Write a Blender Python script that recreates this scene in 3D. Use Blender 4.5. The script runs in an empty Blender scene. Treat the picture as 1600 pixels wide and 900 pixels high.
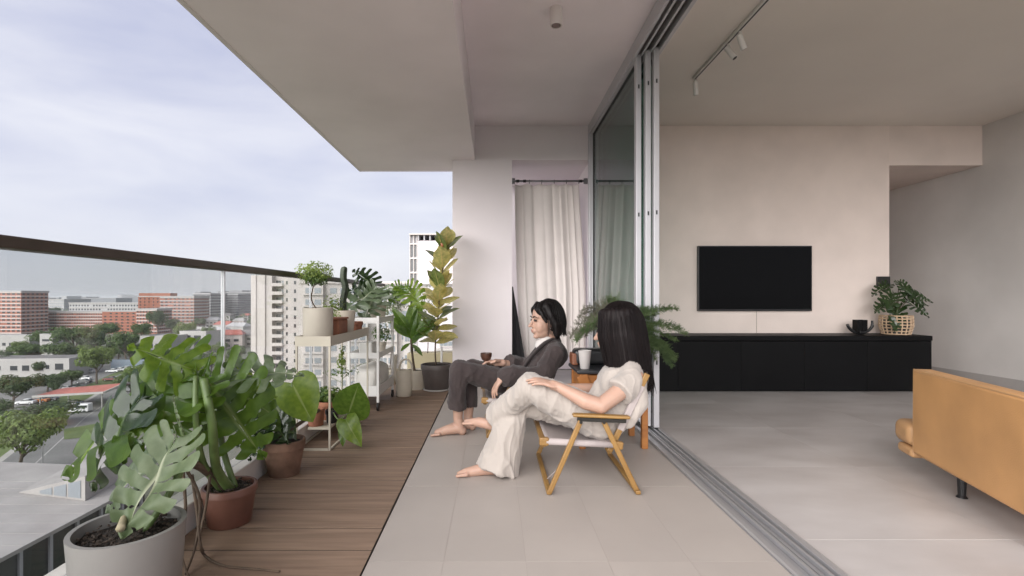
import bpy, bmesh, math, random
from mathutils import Vector, Matrix, noise
R = math.radians
sc = bpy.context.scene
col = sc.collection
# ------------------------------------------------------------------ camera
F = 780.0                       # focal length in pixels of a 1600 px wide frame
cam_d = bpy.data.cameras.new('camera'); cam = bpy.data.objects.new('camera', cam_d); col.objects.link(cam)
cam.location = (0, 0, 1.0); cam.rotation_euler = (R(90), 0, 0)
cam_d.sensor_width = 36; cam_d.lens = F / 1600 * 36
cam_d.shift_x = 28 / 1600; cam_d.shift_y = 15 / 1600
cam_d.clip_start = .05; cam_d.clip_end = 20000
sc.camera = cam
# ------------------------------------------------------------------ sky
SUN_EL, SUN_AZ = 25.0, -150.0     # azimuth of the sun seen from above, measured from +Y towards +X
EXPO = 2.66
world = bpy.data.worlds.new('World'); sc.world = world; world.use_nodes = True
wn = world.node_tree; wn.nodes.clear()
def N(t, **k):
    n = wn.nodes.new(t)
    for a, v in k.items(): setattr(n, a, v)
    return n
wout = N('ShaderNodeOutputWorld'); wbg = N('ShaderNodeBackground'); sky = N('ShaderNodeTexSky', sky_type='NISHITA')
sky.sun_disc = False; sky.sun_elevation = R(SUN_EL + 15); sky.sun_rotation = R(SUN_AZ); sky.air_density = 1.0; sky.dust_density = 2.0
wtc = N('ShaderNodeTexCoord'); wmap = N('ShaderNodeMapping'); wmap.inputs['Scale'].default_value = (1.2, 1.2, 4.2)
wn1 = N('ShaderNodeTexNoise'); wn1.inputs['Scale'].default_value = 2.1; wn1.inputs['Detail'].default_value = 7; wn1.inputs['Roughness'].default_value = .52; wn1.inputs['Distortion'].default_value = .35
wr = N('ShaderNodeValToRGB')
wr.color_ramp.elements[0].position = .26; wr.color_ramp.elements[0].color = (1.58, 1.66, 2.24, 1)
wr.color_ramp.elements[1].position = .72; wr.color_ramp.elements[1].color = (2.7, 2.7, 2.9, 1)
wsep = N('ShaderNodeSeparateXYZ'); wmr = N('ShaderNodeMapRange'); wmr.inputs[1].default_value = 0; wmr.inputs[2].default_value = .26; wmr.inputs[3].default_value = .7; wmr.inputs[4].default_value = 0
whz = N('ShaderNodeMixRGB'); whz.inputs[2].default_value = (2.75, 2.76, 2.88, 1)
wmix = N('ShaderNodeMixRGB'); wmix.inputs['Fac'].default_value = .93
wn.links.new(wtc.outputs['Generated'], wmap.inputs['Vector']); wn.links.new(wmap.outputs[0], wn1.inputs['Vector'])
wn.links.new(wn1.outputs[0], wr.inputs[0]); wn.links.new(sky.outputs[0], wmix.inputs[1]); wn.links.new(wtc.outputs['Generated'], wsep.inputs[0]); wn.links.new(wsep.outputs[2], wmr.inputs[0])
wn.links.new(wmr.outputs[0], whz.inputs[0]); wn.links.new(wr.outputs[0], whz.inputs[1]); wn.links.new(whz.outputs[0], wmix.inputs[2])
wn.links.new(wmix.outputs[0], wbg.inputs[0]); wn.links.new(wbg.outputs[0], wout.inputs[0])
wbg.inputs[1].default_value = .051
# ------------------------------------------------------------------ one soft sun behind the cloud
sun_d = bpy.data.lights.new('sun', 'SUN'); sun = bpy.data.objects.new('sun', sun_d); col.objects.link(sun)
sun_d.energy = 1.5; sun_d.angle = R(76); sun_d.color = (1, .965, .935)
_s = Vector((math.sin(R(SUN_AZ)) * math.cos(R(SUN_EL)), math.cos(R(SUN_AZ)) * math.cos(R(SUN_EL)), math.sin(R(SUN_EL))))
sun.rotation_euler = _s.to_track_quat('Z', 'Y').to_euler()
sc.view_settings.view_transform = 'Standard'; sc.view_settings.look = 'None'; sc.view_settings.gamma = 1
sc.view_settings.exposure = EXPO
sc.render.engine = 'CYCLES'
cy = sc.cycles
cy.use_denoising = True
try: cy.denoiser = 'OPENIMAGEDENOISE'
except Exception: pass
cy.max_bounces = 12; cy.diffuse_bounces = 7; cy.glossy_bounces = 4; cy.transmission_bounces = 6; cy.transparent_max_bounces = 16
cy.sample_clamp_indirect = 6; cy.caustics_reflective = False; cy.caustics_refractive = False

# ================================================================== helpers
def at(px, py, d): return Vector(((px - 772) / F * d, d, 1 - (py - 465) / F * d))
GZ = -27.0
def G(px, py, z=GZ):
    d = (1 - z) * F / (py - 465.0); return Vector(((px - 772) / F * d, d, z))

def mat(name, c, rough=.6, metal=0, spec=.5, var=.0, vscale=4, bump=0, bscale=60, stretch=(1, 1, 1), trans=0, sheen=0, coat=0, c2=None, vdetail=4):
    m = bpy.data.materials.new(name); m.use_nodes = True
    nt = m.node_tree; b = nt.nodes['Principled BSDF']
    b.inputs['Base Color'].default_value = (*c, 1); b.inputs['Roughness'].default_value = rough
    b.inputs['Metallic'].default_value = metal; b.inputs['Specular IOR Level'].default_value = spec
    if sheen: b.inputs['Sheen Weight'].default_value = sheen
    if coat: b.inputs['Coat Weight'].default_value = coat
    if var or bump or c2:
        tc = nt.nodes.new('ShaderNodeTexCoord'); mp = nt.nodes.new('ShaderNodeMapping'); mp.inputs['Scale'].default_value = stretch
        oi = nt.nodes.new('ShaderNodeObjectInfo'); ad = nt.nodes.new('ShaderNodeVectorMath'); ad.operation = 'ADD'
        sc_ = nt.nodes.new('ShaderNodeMath'); sc_.operation = 'MULTIPLY'; sc_.inputs[1].default_value = 37.0
        nt.links.new(oi.outputs['Random'], sc_.inputs[0]); nt.links.new(tc.outputs['Object'], ad.inputs[0]); nt.links.new(sc_.outputs[0], ad.inputs[1])
        nt.links.new(ad.outputs[0], mp.inputs[0])
    if var or c2:
        n = nt.nodes.new('ShaderNodeTexNoise'); n.inputs['Scale'].default_value = vscale; n.inputs['Detail'].default_value = vdetail
        r = nt.nodes.new('ShaderNodeValToRGB'); r.color_ramp.elements[0].position = .32; r.color_ramp.elements[1].position = .68
        lo = c2 if c2 else tuple(x * (1 - var) for x in c); hi = c if c2 else tuple(min(1, x * (1 + var)) for x in c)
        r.color_ramp.elements[0].color = (*lo, 1); r.color_ramp.elements[1].color = (*hi, 1)
        nt.links.new(mp.outputs[0], n.inputs['Vector']); nt.links.new(n.outputs[0], r.inputs[0]); nt.links.new(r.outputs[0], b.inputs['Base Color'])
    if bump:
        n2 = nt.nodes.new('ShaderNodeTexNoise'); n2.inputs['Scale'].default_value = bscale; n2.inputs['Detail'].default_value = 3
        bp = nt.nodes.new('ShaderNodeBump'); bp.inputs['Strength'].default_value = bump; bp.inputs['Distance'].default_value = .01
        nt.links.new(mp.outputs[0], n2.inputs['Vector']); nt.links.new(n2.outputs[0], bp.inputs['Height']); nt.links.new(bp.outputs[0], b.inputs['Normal'])
    return m

def leafmat(name, c, c2=None, rough=.38, trans=.35, rib=None, spec=.5):
    m = bpy.data.materials.new(name); m.use_nodes = True; nt = m.node_tree; b = nt.nodes['Principled BSDF']; o = nt.nodes['Material Output']
    b.inputs['Roughness'].default_value = rough; b.inputs['Specular IOR Level'].default_value = spec
    tc = nt.nodes.new('ShaderNodeTexCoord'); n = nt.nodes.new('ShaderNodeTexNoise'); n.inputs['Scale'].default_value = 9; n.inputs['Detail'].default_value = 3
    r = nt.nodes.new('ShaderNodeValToRGB'); r.color_ramp.elements[0].position = .35; r.color_ramp.elements[1].position = .7
    c2 = c2 or tuple(x * .62 for x in c)
    r.color_ramp.elements[0].color = (*c2, 1); r.color_ramp.elements[1].color = (*c, 1)
    nt.links.new(tc.outputs['Object'], n.inputs[0]); nt.links.new(n.outputs[0], r.inputs[0]); last = r.outputs[0]
    if rib:
        uv = nt.nodes.new('ShaderNodeUVMap'); sp = nt.nodes.new('ShaderNodeSeparateXYZ'); nt.links.new(uv.outputs[0], sp.inputs[0])
        lt = nt.nodes.new('ShaderNodeMapRange'); lt.inputs[1].default_value = .025; lt.inputs[2].default_value = .07; lt.inputs[3].default_value = .85; lt.inputs[4].default_value = 0
        nt.links.new(sp.outputs[0], lt.inputs[0])
        mx = nt.nodes.new('ShaderNodeMixRGB'); mx.inputs[2].default_value = (*rib, 1)
        nt.links.new(lt.outputs[0], mx.inputs[0]); nt.links.new(last, mx.inputs[1]); last = mx.outputs[0]
    nt.links.new(last, b.inputs['Base Color'])
    if trans:
        t = nt.nodes.new('ShaderNodeBsdfTranslucent'); hs = nt.nodes.new('ShaderNodeHueSaturation'); hs.inputs['Value'].default_value = 1.9; hs.inputs['Hue'].default_value = .485
        nt.links.new(last, hs.inputs['Color']); nt.links.new(hs.outputs[0], t.inputs[0])
        ms = nt.nodes.new('ShaderNodeMixShader'); ms.inputs[0].default_value = trans
        nt.links.new(b.outputs[0], ms.inputs[1]); nt.links.new(t.outputs[0], ms.inputs[2]); nt.links.new(ms.outputs[0], o.inputs[0])
    return m

def glassmat(name, tint, refl=1.0, ior=1.5):
    m = bpy.data.materials.new(name); m.use_nodes = True; nt = m.node_tree; nt.nodes.clear()
    o = nt.nodes.new('ShaderNodeOutputMaterial'); t = nt.nodes.new('ShaderNodeBsdfTransparent'); t.inputs[0].default_value = (*tint, 1)
    g = nt.nodes.new('ShaderNodeBsdfGlossy'); g.inputs['Roughness'].default_value = .01; g.inputs[0].default_value = (refl, refl, refl, 1)
    f = nt.nodes.new('ShaderNodeFresnel'); ge = nt.nodes.new('ShaderNodeNewGeometry'); mr = nt.nodes.new('ShaderNodeMapRange')
    mr.inputs[3].default_value = ior; mr.inputs[4].default_value = 1 / ior; nt.links.new(ge.outputs['Backfacing'], mr.inputs[0]); nt.links.new(mr.outputs[0], f.inputs[0]); ms = nt.nodes.new('ShaderNodeMixShader')
    nt.links.new(f.outputs[0], ms.inputs[0]); nt.links.new(t.outputs[0], ms.inputs[1]); nt.links.new(g.outputs[0], ms.inputs[2]); nt.links.new(ms.outputs[0], o.inputs[0])
    return m

def tag(o, label=None, cat=None, group=None, kind=None):
    if label: o['label'] = label
    if cat: o['category'] = cat
    if group: o['group'] = group
    if kind: o['kind'] = kind
    return o
def empty(name, loc=(0, 0, 0), rz=0):
    o = bpy.data.objects.new(name, None); col.objects.link(o); o.location = loc; o.rotation_euler = (0, 0, rz); o.empty_display_size = .1
    return o
def link(name, me, m, parent=None, loc=None, rot=None, scale=None):
    o = bpy.data.objects.new(name, me); col.objects.link(o)
    if m is not None:
        if not me.materials: me.materials.append(m)
        elif me.materials[0] is not m:
            o.material_slots[0].link = 'OBJECT'; o.material_slots[0].material = m
    if parent is not None: o.parent = parent
    if loc is not None: o.location = loc
    if rot is not None: o.rotation_euler = rot
    if scale is not None: o.scale = scale
    return o
def copy_tree(o, parent=None):
    c = o.copy(); col.objects.link(c); c.parent = parent
    for ch in list(o.children): copy_tree(ch, c)
    return c

class MB:
    def __init__(s): s.v = []; s.f = []; s.uv = None
    def add(s, vs, fs):
        k = len(s.v); s.v += [tuple(p) for p in vs]; s.f += [tuple(i + k for i in f) for f in fs]; return s
    def box(s, x0, x1, y0, y1, z0, z1):
        return s.add([(x0,y0,z0),(x1,y0,z0),(x1,y1,z0),(x0,y1,z0),(x0,y0,z1),(x1,y0,z1),(x1,y1,z1),(x0,y1,z1)],
                     [(3,2,1,0),(4,5,6,7),(0,1,5,4),(1,2,6,5),(2,3,7,6),(3,0,4,7)])
    def obox(s, c, size, M=None):
        hx, hy, hz = size[0]/2, size[1]/2, size[2]/2; M = M or Matrix()
        vs = [Vector(c) + (M.to_3x3() @ Vector((x, y, z))) for x, y, z in ((-hx,-hy,-hz),(hx,-hy,-hz),(hx,hy,-hz),(-hx,hy,-hz),(-hx,-hy,hz),(hx,-hy,hz),(hx,hy,hz),(-hx,hy,hz))]
        return s.add(vs, [(3,2,1,0),(4,5,6,7),(0,1,5,4),(1,2,6,5),(2,3,7,6),(3,0,4,7)])
    def bar(s, a, b, w, h, up=(0, 0, 1)):
        a = Vector(a); b = Vector(b); d = (b - a); L = d.length; d.normalize(); u = Vector(up)
        x = d.cross(u); 
        if x.length < 1e-4: x = d.cross(Vector((1, 0, 0)))
        x.normalize(); u = x.cross(d)
        M = Matrix((x, d, u)).transposed()
        return s.obox((a + b) / 2, (w, L, h), M)
    def prism(s, poly, z0, z1):
        n = len(poly)
        return s.add([(x, y, z0) for x, y in poly] + [(x, y, z1) for x, y in poly], [tuple(range(n - 1, -1, -1)), tuple(range(n, 2 * n))] + [(i, (i + 1) % n, n + (i + 1) % n, n + i) for i in range(n)])
    def lathe(s, prof, seg=28, c=(0, 0, 0), sx=1, sy=1, cap=True):
        vs = []; fs = []; n = len(prof)
        for r, z in prof:
            for k in range(seg):
                a = 2 * math.pi * k / seg; vs.append((c[0] + r * sx * math.cos(a), c[1] + r * sy * math.sin(a), c[2] + z))
        for i in range(n - 1):
            for k in range(seg):
                k2 = (k + 1) % seg; fs.append((i*seg+k, i*seg+k2, (i+1)*seg+k2, (i+1)*seg+k))
        if cap:
            fs.append(tuple(range(seg - 1, -1, -1))); fs.append(tuple(range((n - 1) * seg, n * seg)))
        return s.add(vs, fs)
    def tube(s, pts, rad, seg=8, cap=True, flat=1.0):
        pts = [Vector(p) for p in pts]; n = len(pts)
        if not hasattr(rad, '__len__'): rad = [rad] * n
        vs = []; fs = []; u = None
        for i, p in enumerate(pts):
            d = (pts[min(i + 1, n - 1)] - pts[max(i - 1, 0)]).normalized()
            if u is None:
                u = d.orthogonal().normalized()
            u = (u - d * u.dot(d)); u = u.normalized() if u.length > 1e-5 else d.orthogonal().normalized()
            w = d.cross(u)
            for k in range(seg):
                a = 2 * math.pi * k / seg; vs.append(p + (u * math.cos(a) * flat + w * math.sin(a)) * rad[i])
        for i in range(n - 1):
            for k in range(seg):
                k2 = (k + 1) % seg; fs.append((i*seg+k, i*seg+k2, (i+1)*seg+k2, (i+1)*seg+k))
        if cap:
            fs.append(tuple(range(seg - 1, -1, -1))); fs.append(tuple(range((n - 1) * seg, n * seg)))
        return s.add(vs, fs)
    def ell(s, c, r, M=None, seg=16, rings=10):
        M = (M or Matrix()).to_3x3(); c = Vector(c); vs = [c + M @ Vector((0, 0, -r[2]))]; fs = []
        for i in range(1, rings):
            ph = -math.pi / 2 + math.pi * i / rings
            for k in range(seg):
                a = 2 * math.pi * k / seg; vs.append(c + M @ Vector((r[0]*math.cos(ph)*math.cos(a), r[1]*math.cos(ph)*math.sin(a), r[2]*math.sin(ph))))
        vs.append(c + M @ Vector((0, 0, r[2]))); t = len(vs) - 1
        for k in range(seg):
            k2 = (k + 1) % seg; fs.append((0, 1 + k2, 1 + k)); fs.append((t, 1 + (rings-2)*seg + k, 1 + (rings-2)*seg + k2))
            for i in range(rings - 2): fs.append((1+i*seg+k, 1+i*seg+k2, 1+(i+1)*seg+k2, 1+(i+1)*seg+k))
        return s.add(vs, fs)
    def limb(s, pts, rad, seg=14):       # swept chain with round ends
        for i in range(len(pts) - 1):
            a, b = Vector(pts[i]), Vector(pts[i + 1]); n = 6
            s.tube([a.lerp(b, k / n) for k in range(n + 1)], [rad[i] + (rad[i+1] - rad[i]) * k / n for k in range(n + 1)], seg)
        for p, r in zip(pts, rad): s.ell(p, (r, r, r), seg=seg)
        return s
    def mesh(s, name, smooth=False):
        me = bpy.data.meshes.new(name); me.from_pydata(s.v, [], s.f)
        if s.uv:
            l = me.uv_layers.new(name='UVMap'); d = l.data
            for lp in me.loops: d[lp.index].uv = s.uv[lp.vertex_index]
        me.validate(); me.update()
        if smooth: me.polygons.foreach_set('use_smooth', [True] * len(me.polygons))
        return me
    def build(s, name, m, parent=None, smooth=False, bevel=0, loc=None, rot=None, seg=2):
        me = s.mesh(name, smooth); o = link(name, me, m, parent, loc, rot)
        if bevel:
            b = o.modifiers.new('bevel', 'BEVEL'); b.width = bevel; b.segments = seg; b.limit_method = 'ANGLE'; b.angle_limit = R(40)
        return o
def autosmooth(o, ang=35):
    me = o.data; me.polygons.foreach_set('use_smooth', [True] * len(me.polygons)); me.set_sharp_from_angle(angle=R(ang)); return o

def spline(P, n=12):
    P = [Vector(p) for p in P]; out = []
    for i in range(len(P) - 1):
        p0 = P[max(i-1, 0)]; p1 = P[i]; p2 = P[i+1]; p3 = P[min(i+2, len(P)-1)]
        for k in range(n):
            t = k / n; out.append(.5 * ((2*p1) + (p2-p0)*t + (2*p0-5*p1+4*p2-p3)*t*t + (3*p1-p0-3*p2+p3)*t*t*t))
    out.append(P[-1]); return out

def remeshed(mb, voxel, smooth_it=6, fac=.5, disp=None):
    me = mb.mesh('tmp'); o = bpy.data.objects.new('tmp', me); col.objects.link(o)
    r = o.modifiers.new('r', 'REMESH'); r.mode = 'VOXEL'; r.voxel_size = voxel; r.use_smooth_shade = True
    if smooth_it:
        q = o.modifiers.new('s', 'SMOOTH'); q.factor = fac; q.iterations = smooth_it
    dg = bpy.context.evaluated_depsgraph_get(); ev = o.evaluated_get(dg); out = bpy.data.meshes.new_from_object(ev)
    bpy.data.objects.remove(o); bpy.data.meshes.remove(me)
    if disp:
        nrm = [v.normal.copy() for v in out.vertices]
        for v, n in zip(out.vertices, nrm): v.co += n * disp(v.co, n)
        out.update()
    out.polygons.foreach_set('use_smooth', [True] * len(out.polygons))
    return out
# ================================================================== materials
M_ceil = mat('soffit_paint', (.88, .81, .835), .85, spec=.2, var=.05, vscale=1.3, bump=.06, bscale=90)
M_col = mat('column_paint', (.80, .745, .765), .85, spec=.2, var=.03, vscale=1.5, bump=.05, bscale=120)
M_tvw = mat('limewash_plaster', (.74, .645, .595), .9, spec=.2, var=.055, vscale=2.2, bump=.06, bscale=40)
M_lceil = mat('living_ceiling_paint', (.75, .705, .655), .9, spec=.2, var=.03, vscale=1.2)
M_rw = mat('grey_plaster', (.64, .62, .605), .9, spec=.2, var=.06, vscale=1.6, bump=.05, bscale=50)
M_tile = mat('balcony_tile', (.375, .336, .308), .5, spec=.35, var=.045, vscale=2.3, vdetail=7, bump=.03, bscale=160)
M_grout = mat('grout', (.34, .303, .278), .9)
M_ltile = mat('living_tile', (.50, .475, .465), .36, spec=.35, c2=(.385, .355, .342), vscale=1.5, vdetail=6, bump=.015, bscale=90, stretch=(1, 1.9, 1))
M_alu = mat('aluminium', (.58, .58, .60), .38, metal=.75, var=.06, vscale=6, stretch=(1, .1, 1))
M_aluw = mat('pale_aluminium', (.52, .515, .535), .42, metal=.35, var=.03)
M_gasket = mat('rubber_gasket', (.02, .022, .022), .6)
M_bronze = mat('bronze_handrail', (.075, .058, .047), .42, metal=.3, var=.12, vscale=8)
M_kerb = mat('kerb_paint', (.62, .58, .54), .7, var=.09, vscale=5, bump=.1)
M_glass = glassmat('railing_glass', (.84, .855, .855), .55)
M_dglass = glassmat('green_door_glass', (.60, .75, .715), .9, 1.55)
M_black = mat('black_laminate', (.004, .004, .0045), .5, spec=.12, var=.2, vscale=3)
M_blackp = mat('black_plastic', (.012, .012, .013), .35)
M_screen = mat('tv_screen', (.0025, .0025, .003), .16, spec=.10)
M_white = mat('white_powder_coat', (.72, .70, .68), .45)
M_conc = mat('slab_concrete', (.42, .40, .38), .9, var=.1, vscale=3)
M_curt = mat('curtain_linen', (.78, .72, .695), .95, spec=.1, var=.03, vscale=5, bump=.25, bscale=240, sheen=.3)
def deckmat():
    m = mat('deck_wood', (.262, .182, .132), .62, spec=.25, c2=(.182, .124, .09), vscale=2.6, vdetail=5, stretch=(1.1, 13, 8), bump=.12, bscale=14)
    return m
M_deck = deckmat()

def structure(o, label): return tag(o, label, kind='structure')
rnd = random.Random(7)
H = 2.95; ZS = 2.56; YB = 5.66; XD0, XD1 = 1.075, 1.245
# ------------------------------------------------------------------ floors
o = MB().box(-1.42, 5.6, -1.2, 6.12, -.30, -.012).box(-.47, 1.25, 6.121, 7.1, -.3, -.012).build('balcony_slab', M_conc); structure(o, 'concrete slab under the balcony and the living room floor')
deck = MB().box(-1.285, -.478, -.9, 6.0, -.011, .0095).build('wooden_deck', mat('deck_gap_shade', (.03, .022, .018), .9)); structure(deck, 'brown wooden deck laid along the planted side of the balcony')  # dark sheet raised between the boards; its colour stands in for gap shade
bw = .189; n0 = 1.955 - 14 * .189
for k in range(34):
    y0 = n0 + k * bw
    if y0 > 5.9: break
    dz = rnd.uniform(-.0012, .0012); e = rnd.uniform(-.004, .004)
    b = MB().box(-1.284, -.480 + e * .4, y0 + .004, min(y0 + bw - .005, 6.0), -.007, .012 + dz).build('deck_board', M_deck, deck)
tf = MB().box(-.474, 1.07, -.9, 5.65, -.011, .0052).build('tiled_floor', M_grout); structure(tf, 'beige tiled balcony floor between the deck and the sliding door track')
xs = [-.474, -.19, .12, .43, .74, 1.066]; ys = [-.87 + .75 * k - .0 for k in range(0, 10)]
ys = [1.88 + .75 * k for k in range(-4, 6)]
for i in range(5):
    for k in range(9):
        y0, y1 = ys[k], min(ys[k + 1], 5.65)
        if y1 - y0 < .05: continue
        MB().box(xs[i] + .0007, xs[i+1] - .0007, y0 + .0007, y1 - .0007, .002, .006 + rnd.uniform(-.0004, .0004)).build('tile', M_tile, tf)
lf = MB().box(1.25, 5.54, -1.1, 7.8, -.011, .0053).build('living_floor', M_ltile); structure(lf, 'large grey marbled tiles covering the living room floor')
lf.data.materials[0] = mat('living_grout', (.42, .392, .378), .95, spec=.05)
lx = [1.25 + .87 * k for k in range(6)]; ly = [2.05 - .88 * 3 + .88 * k for k in range(11)]
for i in range(5):
    for k in range(10):
        x1 = min(lx[i+1], 5.54); y1 = min(ly[k+1], 7.8)
        if x1 - lx[i] < .05 or y1 - ly[k] < .05: continue
        MB().box(lx[i] + .0008, x1 - .0008, ly[k] + .0008, y1 - .0008, .002, .006 + rnd.uniform(-.0003, .0003)).build('tile', M_ltile, lf)
o = MB().box(-1.42, -1.29, -.9, 6.12, -.3, .125).build('kerb', M_kerb, bevel=.006); structure(o, 'pale painted kerb under the glass railing')
MB().box(-1.285, -.475, 6.0, 6.12, -.0, .125).build('end_kerb', M_kerb, o)
# ------------------------------------------------------------------ ceilings and walls
o = MB().box(-1.667, -.218, 0, 6.18, ZS, H + .25).build('balcony_soffit', M_ceil); structure(o, 'lowered off-white soffit along the open edge of the balcony')
MB().box(-1.655, -1.63, .01, 6.17, ZS - .004, ZS + .01).build('drip_groove', mat('groove', (.72, .67, .67), .9), o)
o = MB().box(-.218, XD0 + .03, 0, 5.665, H, H + .24).build('balcony_ceiling', M_ceil); structure(o, 'raised off-white ceiling over the tiled balcony floor')
o = MB().box(XD0 + .03, 5.7, 0, 7.9, H + .001, H + .24).build('living_ceiling', M_lceil); structure(o, 'warm beige ceiling of the living room')
o = MB().box(-.472, .203, YB, 6.0, 0, H + .1).box(.203, XD0 + .03, YB, 5.80, ZS, H + .1).build('column_wall', M_col); structure(o, 'white column and beam at the far end of the balcony')
o = MB().box(.203, 1.16, 5.80, 7.3, ZS + .002, ZS + .1).box(-.2, 1.3, 7.0, 7.12, 0, ZS + .002).box(1.10, 1.20, 5.83, 7.0, 0, ZS + .002).build('alcove_wall', M_col); structure(o, 'white back wall and ceiling of the curtained alcove')
o = MB().box(1.255, 4.48, YB, 5.82, 0, H).box(4.36, 4.48, 5.82, 7.8, 0, 2.5).build('television_wall', M_tvw); structure(o, 'pinkish beige limewashed wall behind the television')
o = MB().box(4.482, 5.54, YB + .004, 7.8, 2.5, H).build('bulkhead', M_tvw); structure(o, 'dropped beige bulkhead over the corridor entrance')
o = MB().box(5.54, 5.7, 3.3, 7.8, 0, H).box(4.36, 5.7, 7.8, 7.95, 0, H).build('living_wall', M_rw); structure(o, 'grey plastered wall on the right side of the living room')
MB().box(5.522, 5.539, 3.32, 7.79, .0065, .13).build('skirting', mat('skirting_grey', (.40, .38, .37), .6), o)
# ------------------------------------------------------------------ sliding door
sd = empty('sliding_door_frame', (1.16, 3, 0)); tag(sd, 'grey aluminium sliding door frame with triple floor track between balcony and living room', 'door frame')
def P(mb, name, m, par, **k):
    o = mb.build(name, m, par, **k); o.matrix_parent_inverse = Matrix.Translation(par.location).inverted() if not par.rotation_euler.z else (Matrix.Translation(par.location) @ Matrix.Rotation(par.rotation_euler.z, 4, 'Z')).inverted(); return o
P(MB().box(XD0 - .008, XD1 + .005, -.9, 5.62, -.005, .008), 'sill_plate', M_alu, sd)
for x0, x1, z in ((XD0 - .006, XD0 + .018, .024), (XD0 + .052, XD0 + .066, .026), (XD0 + .078, XD0 + .088, .02), (XD0 + .108, XD0 + .120, .027), (XD0 + .143, XD0 + .174, .024)):
    P(MB().box(x0, x1, -.9, 5.62, .0085, z), 'sill_rail', M_alu, sd, bevel=.003)
for x0, x1, z in ((XD0 - .01, XD0 + .014, 2.84), (XD0 + .046, XD0 + .062, 2.85), (XD0 + .102, XD0 + .118, 2.85), (XD0 + .155, XD0 + .182, 2.84)):
    P(MB().box(x0, x1, 0, 5.62, z, H - .001), 'head_rail', M_aluw, sd, bevel=.003)
P(MB().box(XD0 - .005, XD1 + .004, 0, 5.62, 2.905, H - .003), 'head_plate', M_gasket, sd)
P(MB().box(XD0 - .012, XD1 + .004, 5.60, 5.655, .0, H - .004), 'far_jamb', M_aluw, sd, bevel=.003)
def door_panel(xc, y0, y1, label, handle=False):
    t = empty('sliding_door_panel', (xc, (y0 + y1) / 2, .03)); tag(t, label, 'sliding door', 'stacked sliding door panels')
    hw = .021; z0, z1 = .03, 2.87
    P(MB().box(xc - hw, xc + hw, y0, y0 + .055, z0, z1), 'stile', M_aluw, t, bevel=.004)
    P(MB().box(xc - hw, xc + hw, y1 - .055, y1, z0, z1), 'stile', M_aluw, t, bevel=.004)
    P(MB().box(xc - hw + .001, xc + hw - .001, y0 + .055, y1 - .055, z0, z0 + .09), 'bottom_rail', M_aluw, t)
    P(MB().box(xc - hw + .001, xc + hw - .001, y0 + .055, y1 - .055, z1 - .055, z1), 'top_rail', M_aluw, t)
    P(MB().box(xc - .004, xc + .004, y0 + .056, y1 - .056, z0 + .091, z1 - .056), 'glass_pane', M_dglass, t)
    g = MB()
    for yy in (y0 + .055, y1 - .061): g.box(xc - .013, xc + .013, yy, yy + .006, z0 + .09, z1 - .055)
    g.box(xc - .013, xc + .013, y0 + .061, y1 - .061, z0 + .0905, z0 + .098).box(xc - .013, xc + .013, y0 + .061, y1 - .061, z1 - .063, z1 - .0555)
    P(g, 'gasket', M_gasket, t)
    for zz in (.5, 1.62, 2.6): P(MB().box(xc - .005, xc + .005, y0 - .004, y0 + .001, zz, zz + .03), 'bumper', M_gasket, t)
    return t
door_panel(XD0 + .032, 3.82, 5.58, 'outermost sliding glass door panel, next to the balcony floor')
door_panel(XD0 + .087, 3.76, 5.55, 'middle sliding glass door panel of the stacked three')
door_panel(XD0 + .137, 3.72, 5.52, 'innermost sliding glass door panel, against the living room')
cr = MB().box(1.30, 1.318, 0, 5.6, 2.925, H - .001).build('curtain_rail', M_white); tag(cr, 'slim white curtain rail on the living room ceiling beside the door head', 'curtain rail')
# ------------------------------------------------------------------ railing
XR = -1.352; PY = [-.9 + .1, .11, 1.30, 2.49, 3.68, 4.87, 6.03]
rl = empty('glass_railing', (XR, 3, 0)); tag(rl, 'frameless looking glass railing with dark bronze handrail round the balcony edge', 'railing')
P(MB().box(XR - .032, XR + .032, -.9, 6.065, 1.134, 1.170), 'handrail', M_bronze, rl, bevel=.006)
P(MB().box(XR + .033, -.473, 6.0, 6.062, 1.135, 1.169), 'handrail', mat('grey_handrail', (.30, .29, .28), .45, metal=.3), rl, bevel=.006)
for y in PY[1:]:
    P(MB().box(XR - .009, XR + .009, y - .004, y + .004, .125, 1.133), 'post', M_aluw, rl)
for a, b in zip(PY[:-1], PY[1:]):
    P(MB().box(XR - .005, XR + .005, a + .006, b - .006, .126, 1.133), 'glass_pane', M_glass, rl)
P(MB().box(XR + .02, -.475, 6.026, 6.036, .126, 1.134), 'glass_pane', M_glass, rl)
# ------------------------------------------------------------------ ceiling lights
def spot():
    t = empty('ceiling_spotlight', at(869, 12, 780 * 1.95 / 453)); t.location.z = H
    tag(t, 'white cylinder spotlight mounted on the balcony ceiling', 'spotlight')
    MB().lathe([(.040, 0), (.042, -.004), (.042, -.118), (.040, -.122), (.034, -.122), (.032, -.112)][::-1], 32).build('housing', mat('spot_white', (.72, .67, .65), .55), t, smooth=False)
    MB().lathe([(.001, -.110), (.024, -.110), (.031, -.1215)][::-1], 24).build('lamp_reflector', mat('lamp_glass', (.10, .06, .045), .25, metal=.5), t)
    return t
autosmooth(spot().children[0])
trx = at(1195, 0, 780 * 1.95 / 465).x
tr = empty('track_light', (trx, 2.8, H)); tag(tr, 'white ceiling track with black slot and three small spotlights in the living room', 'track light')
P(MB().box(trx - .017, trx + .017, .2, 4.42, H - .022, H - .0005), 'track', M_white, tr, bevel=.002)
P(MB().box(trx - .006, trx + .006, .21, 4.41, H - .0235, H - .0215), 'track_slot', M_blackp, tr)
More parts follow.
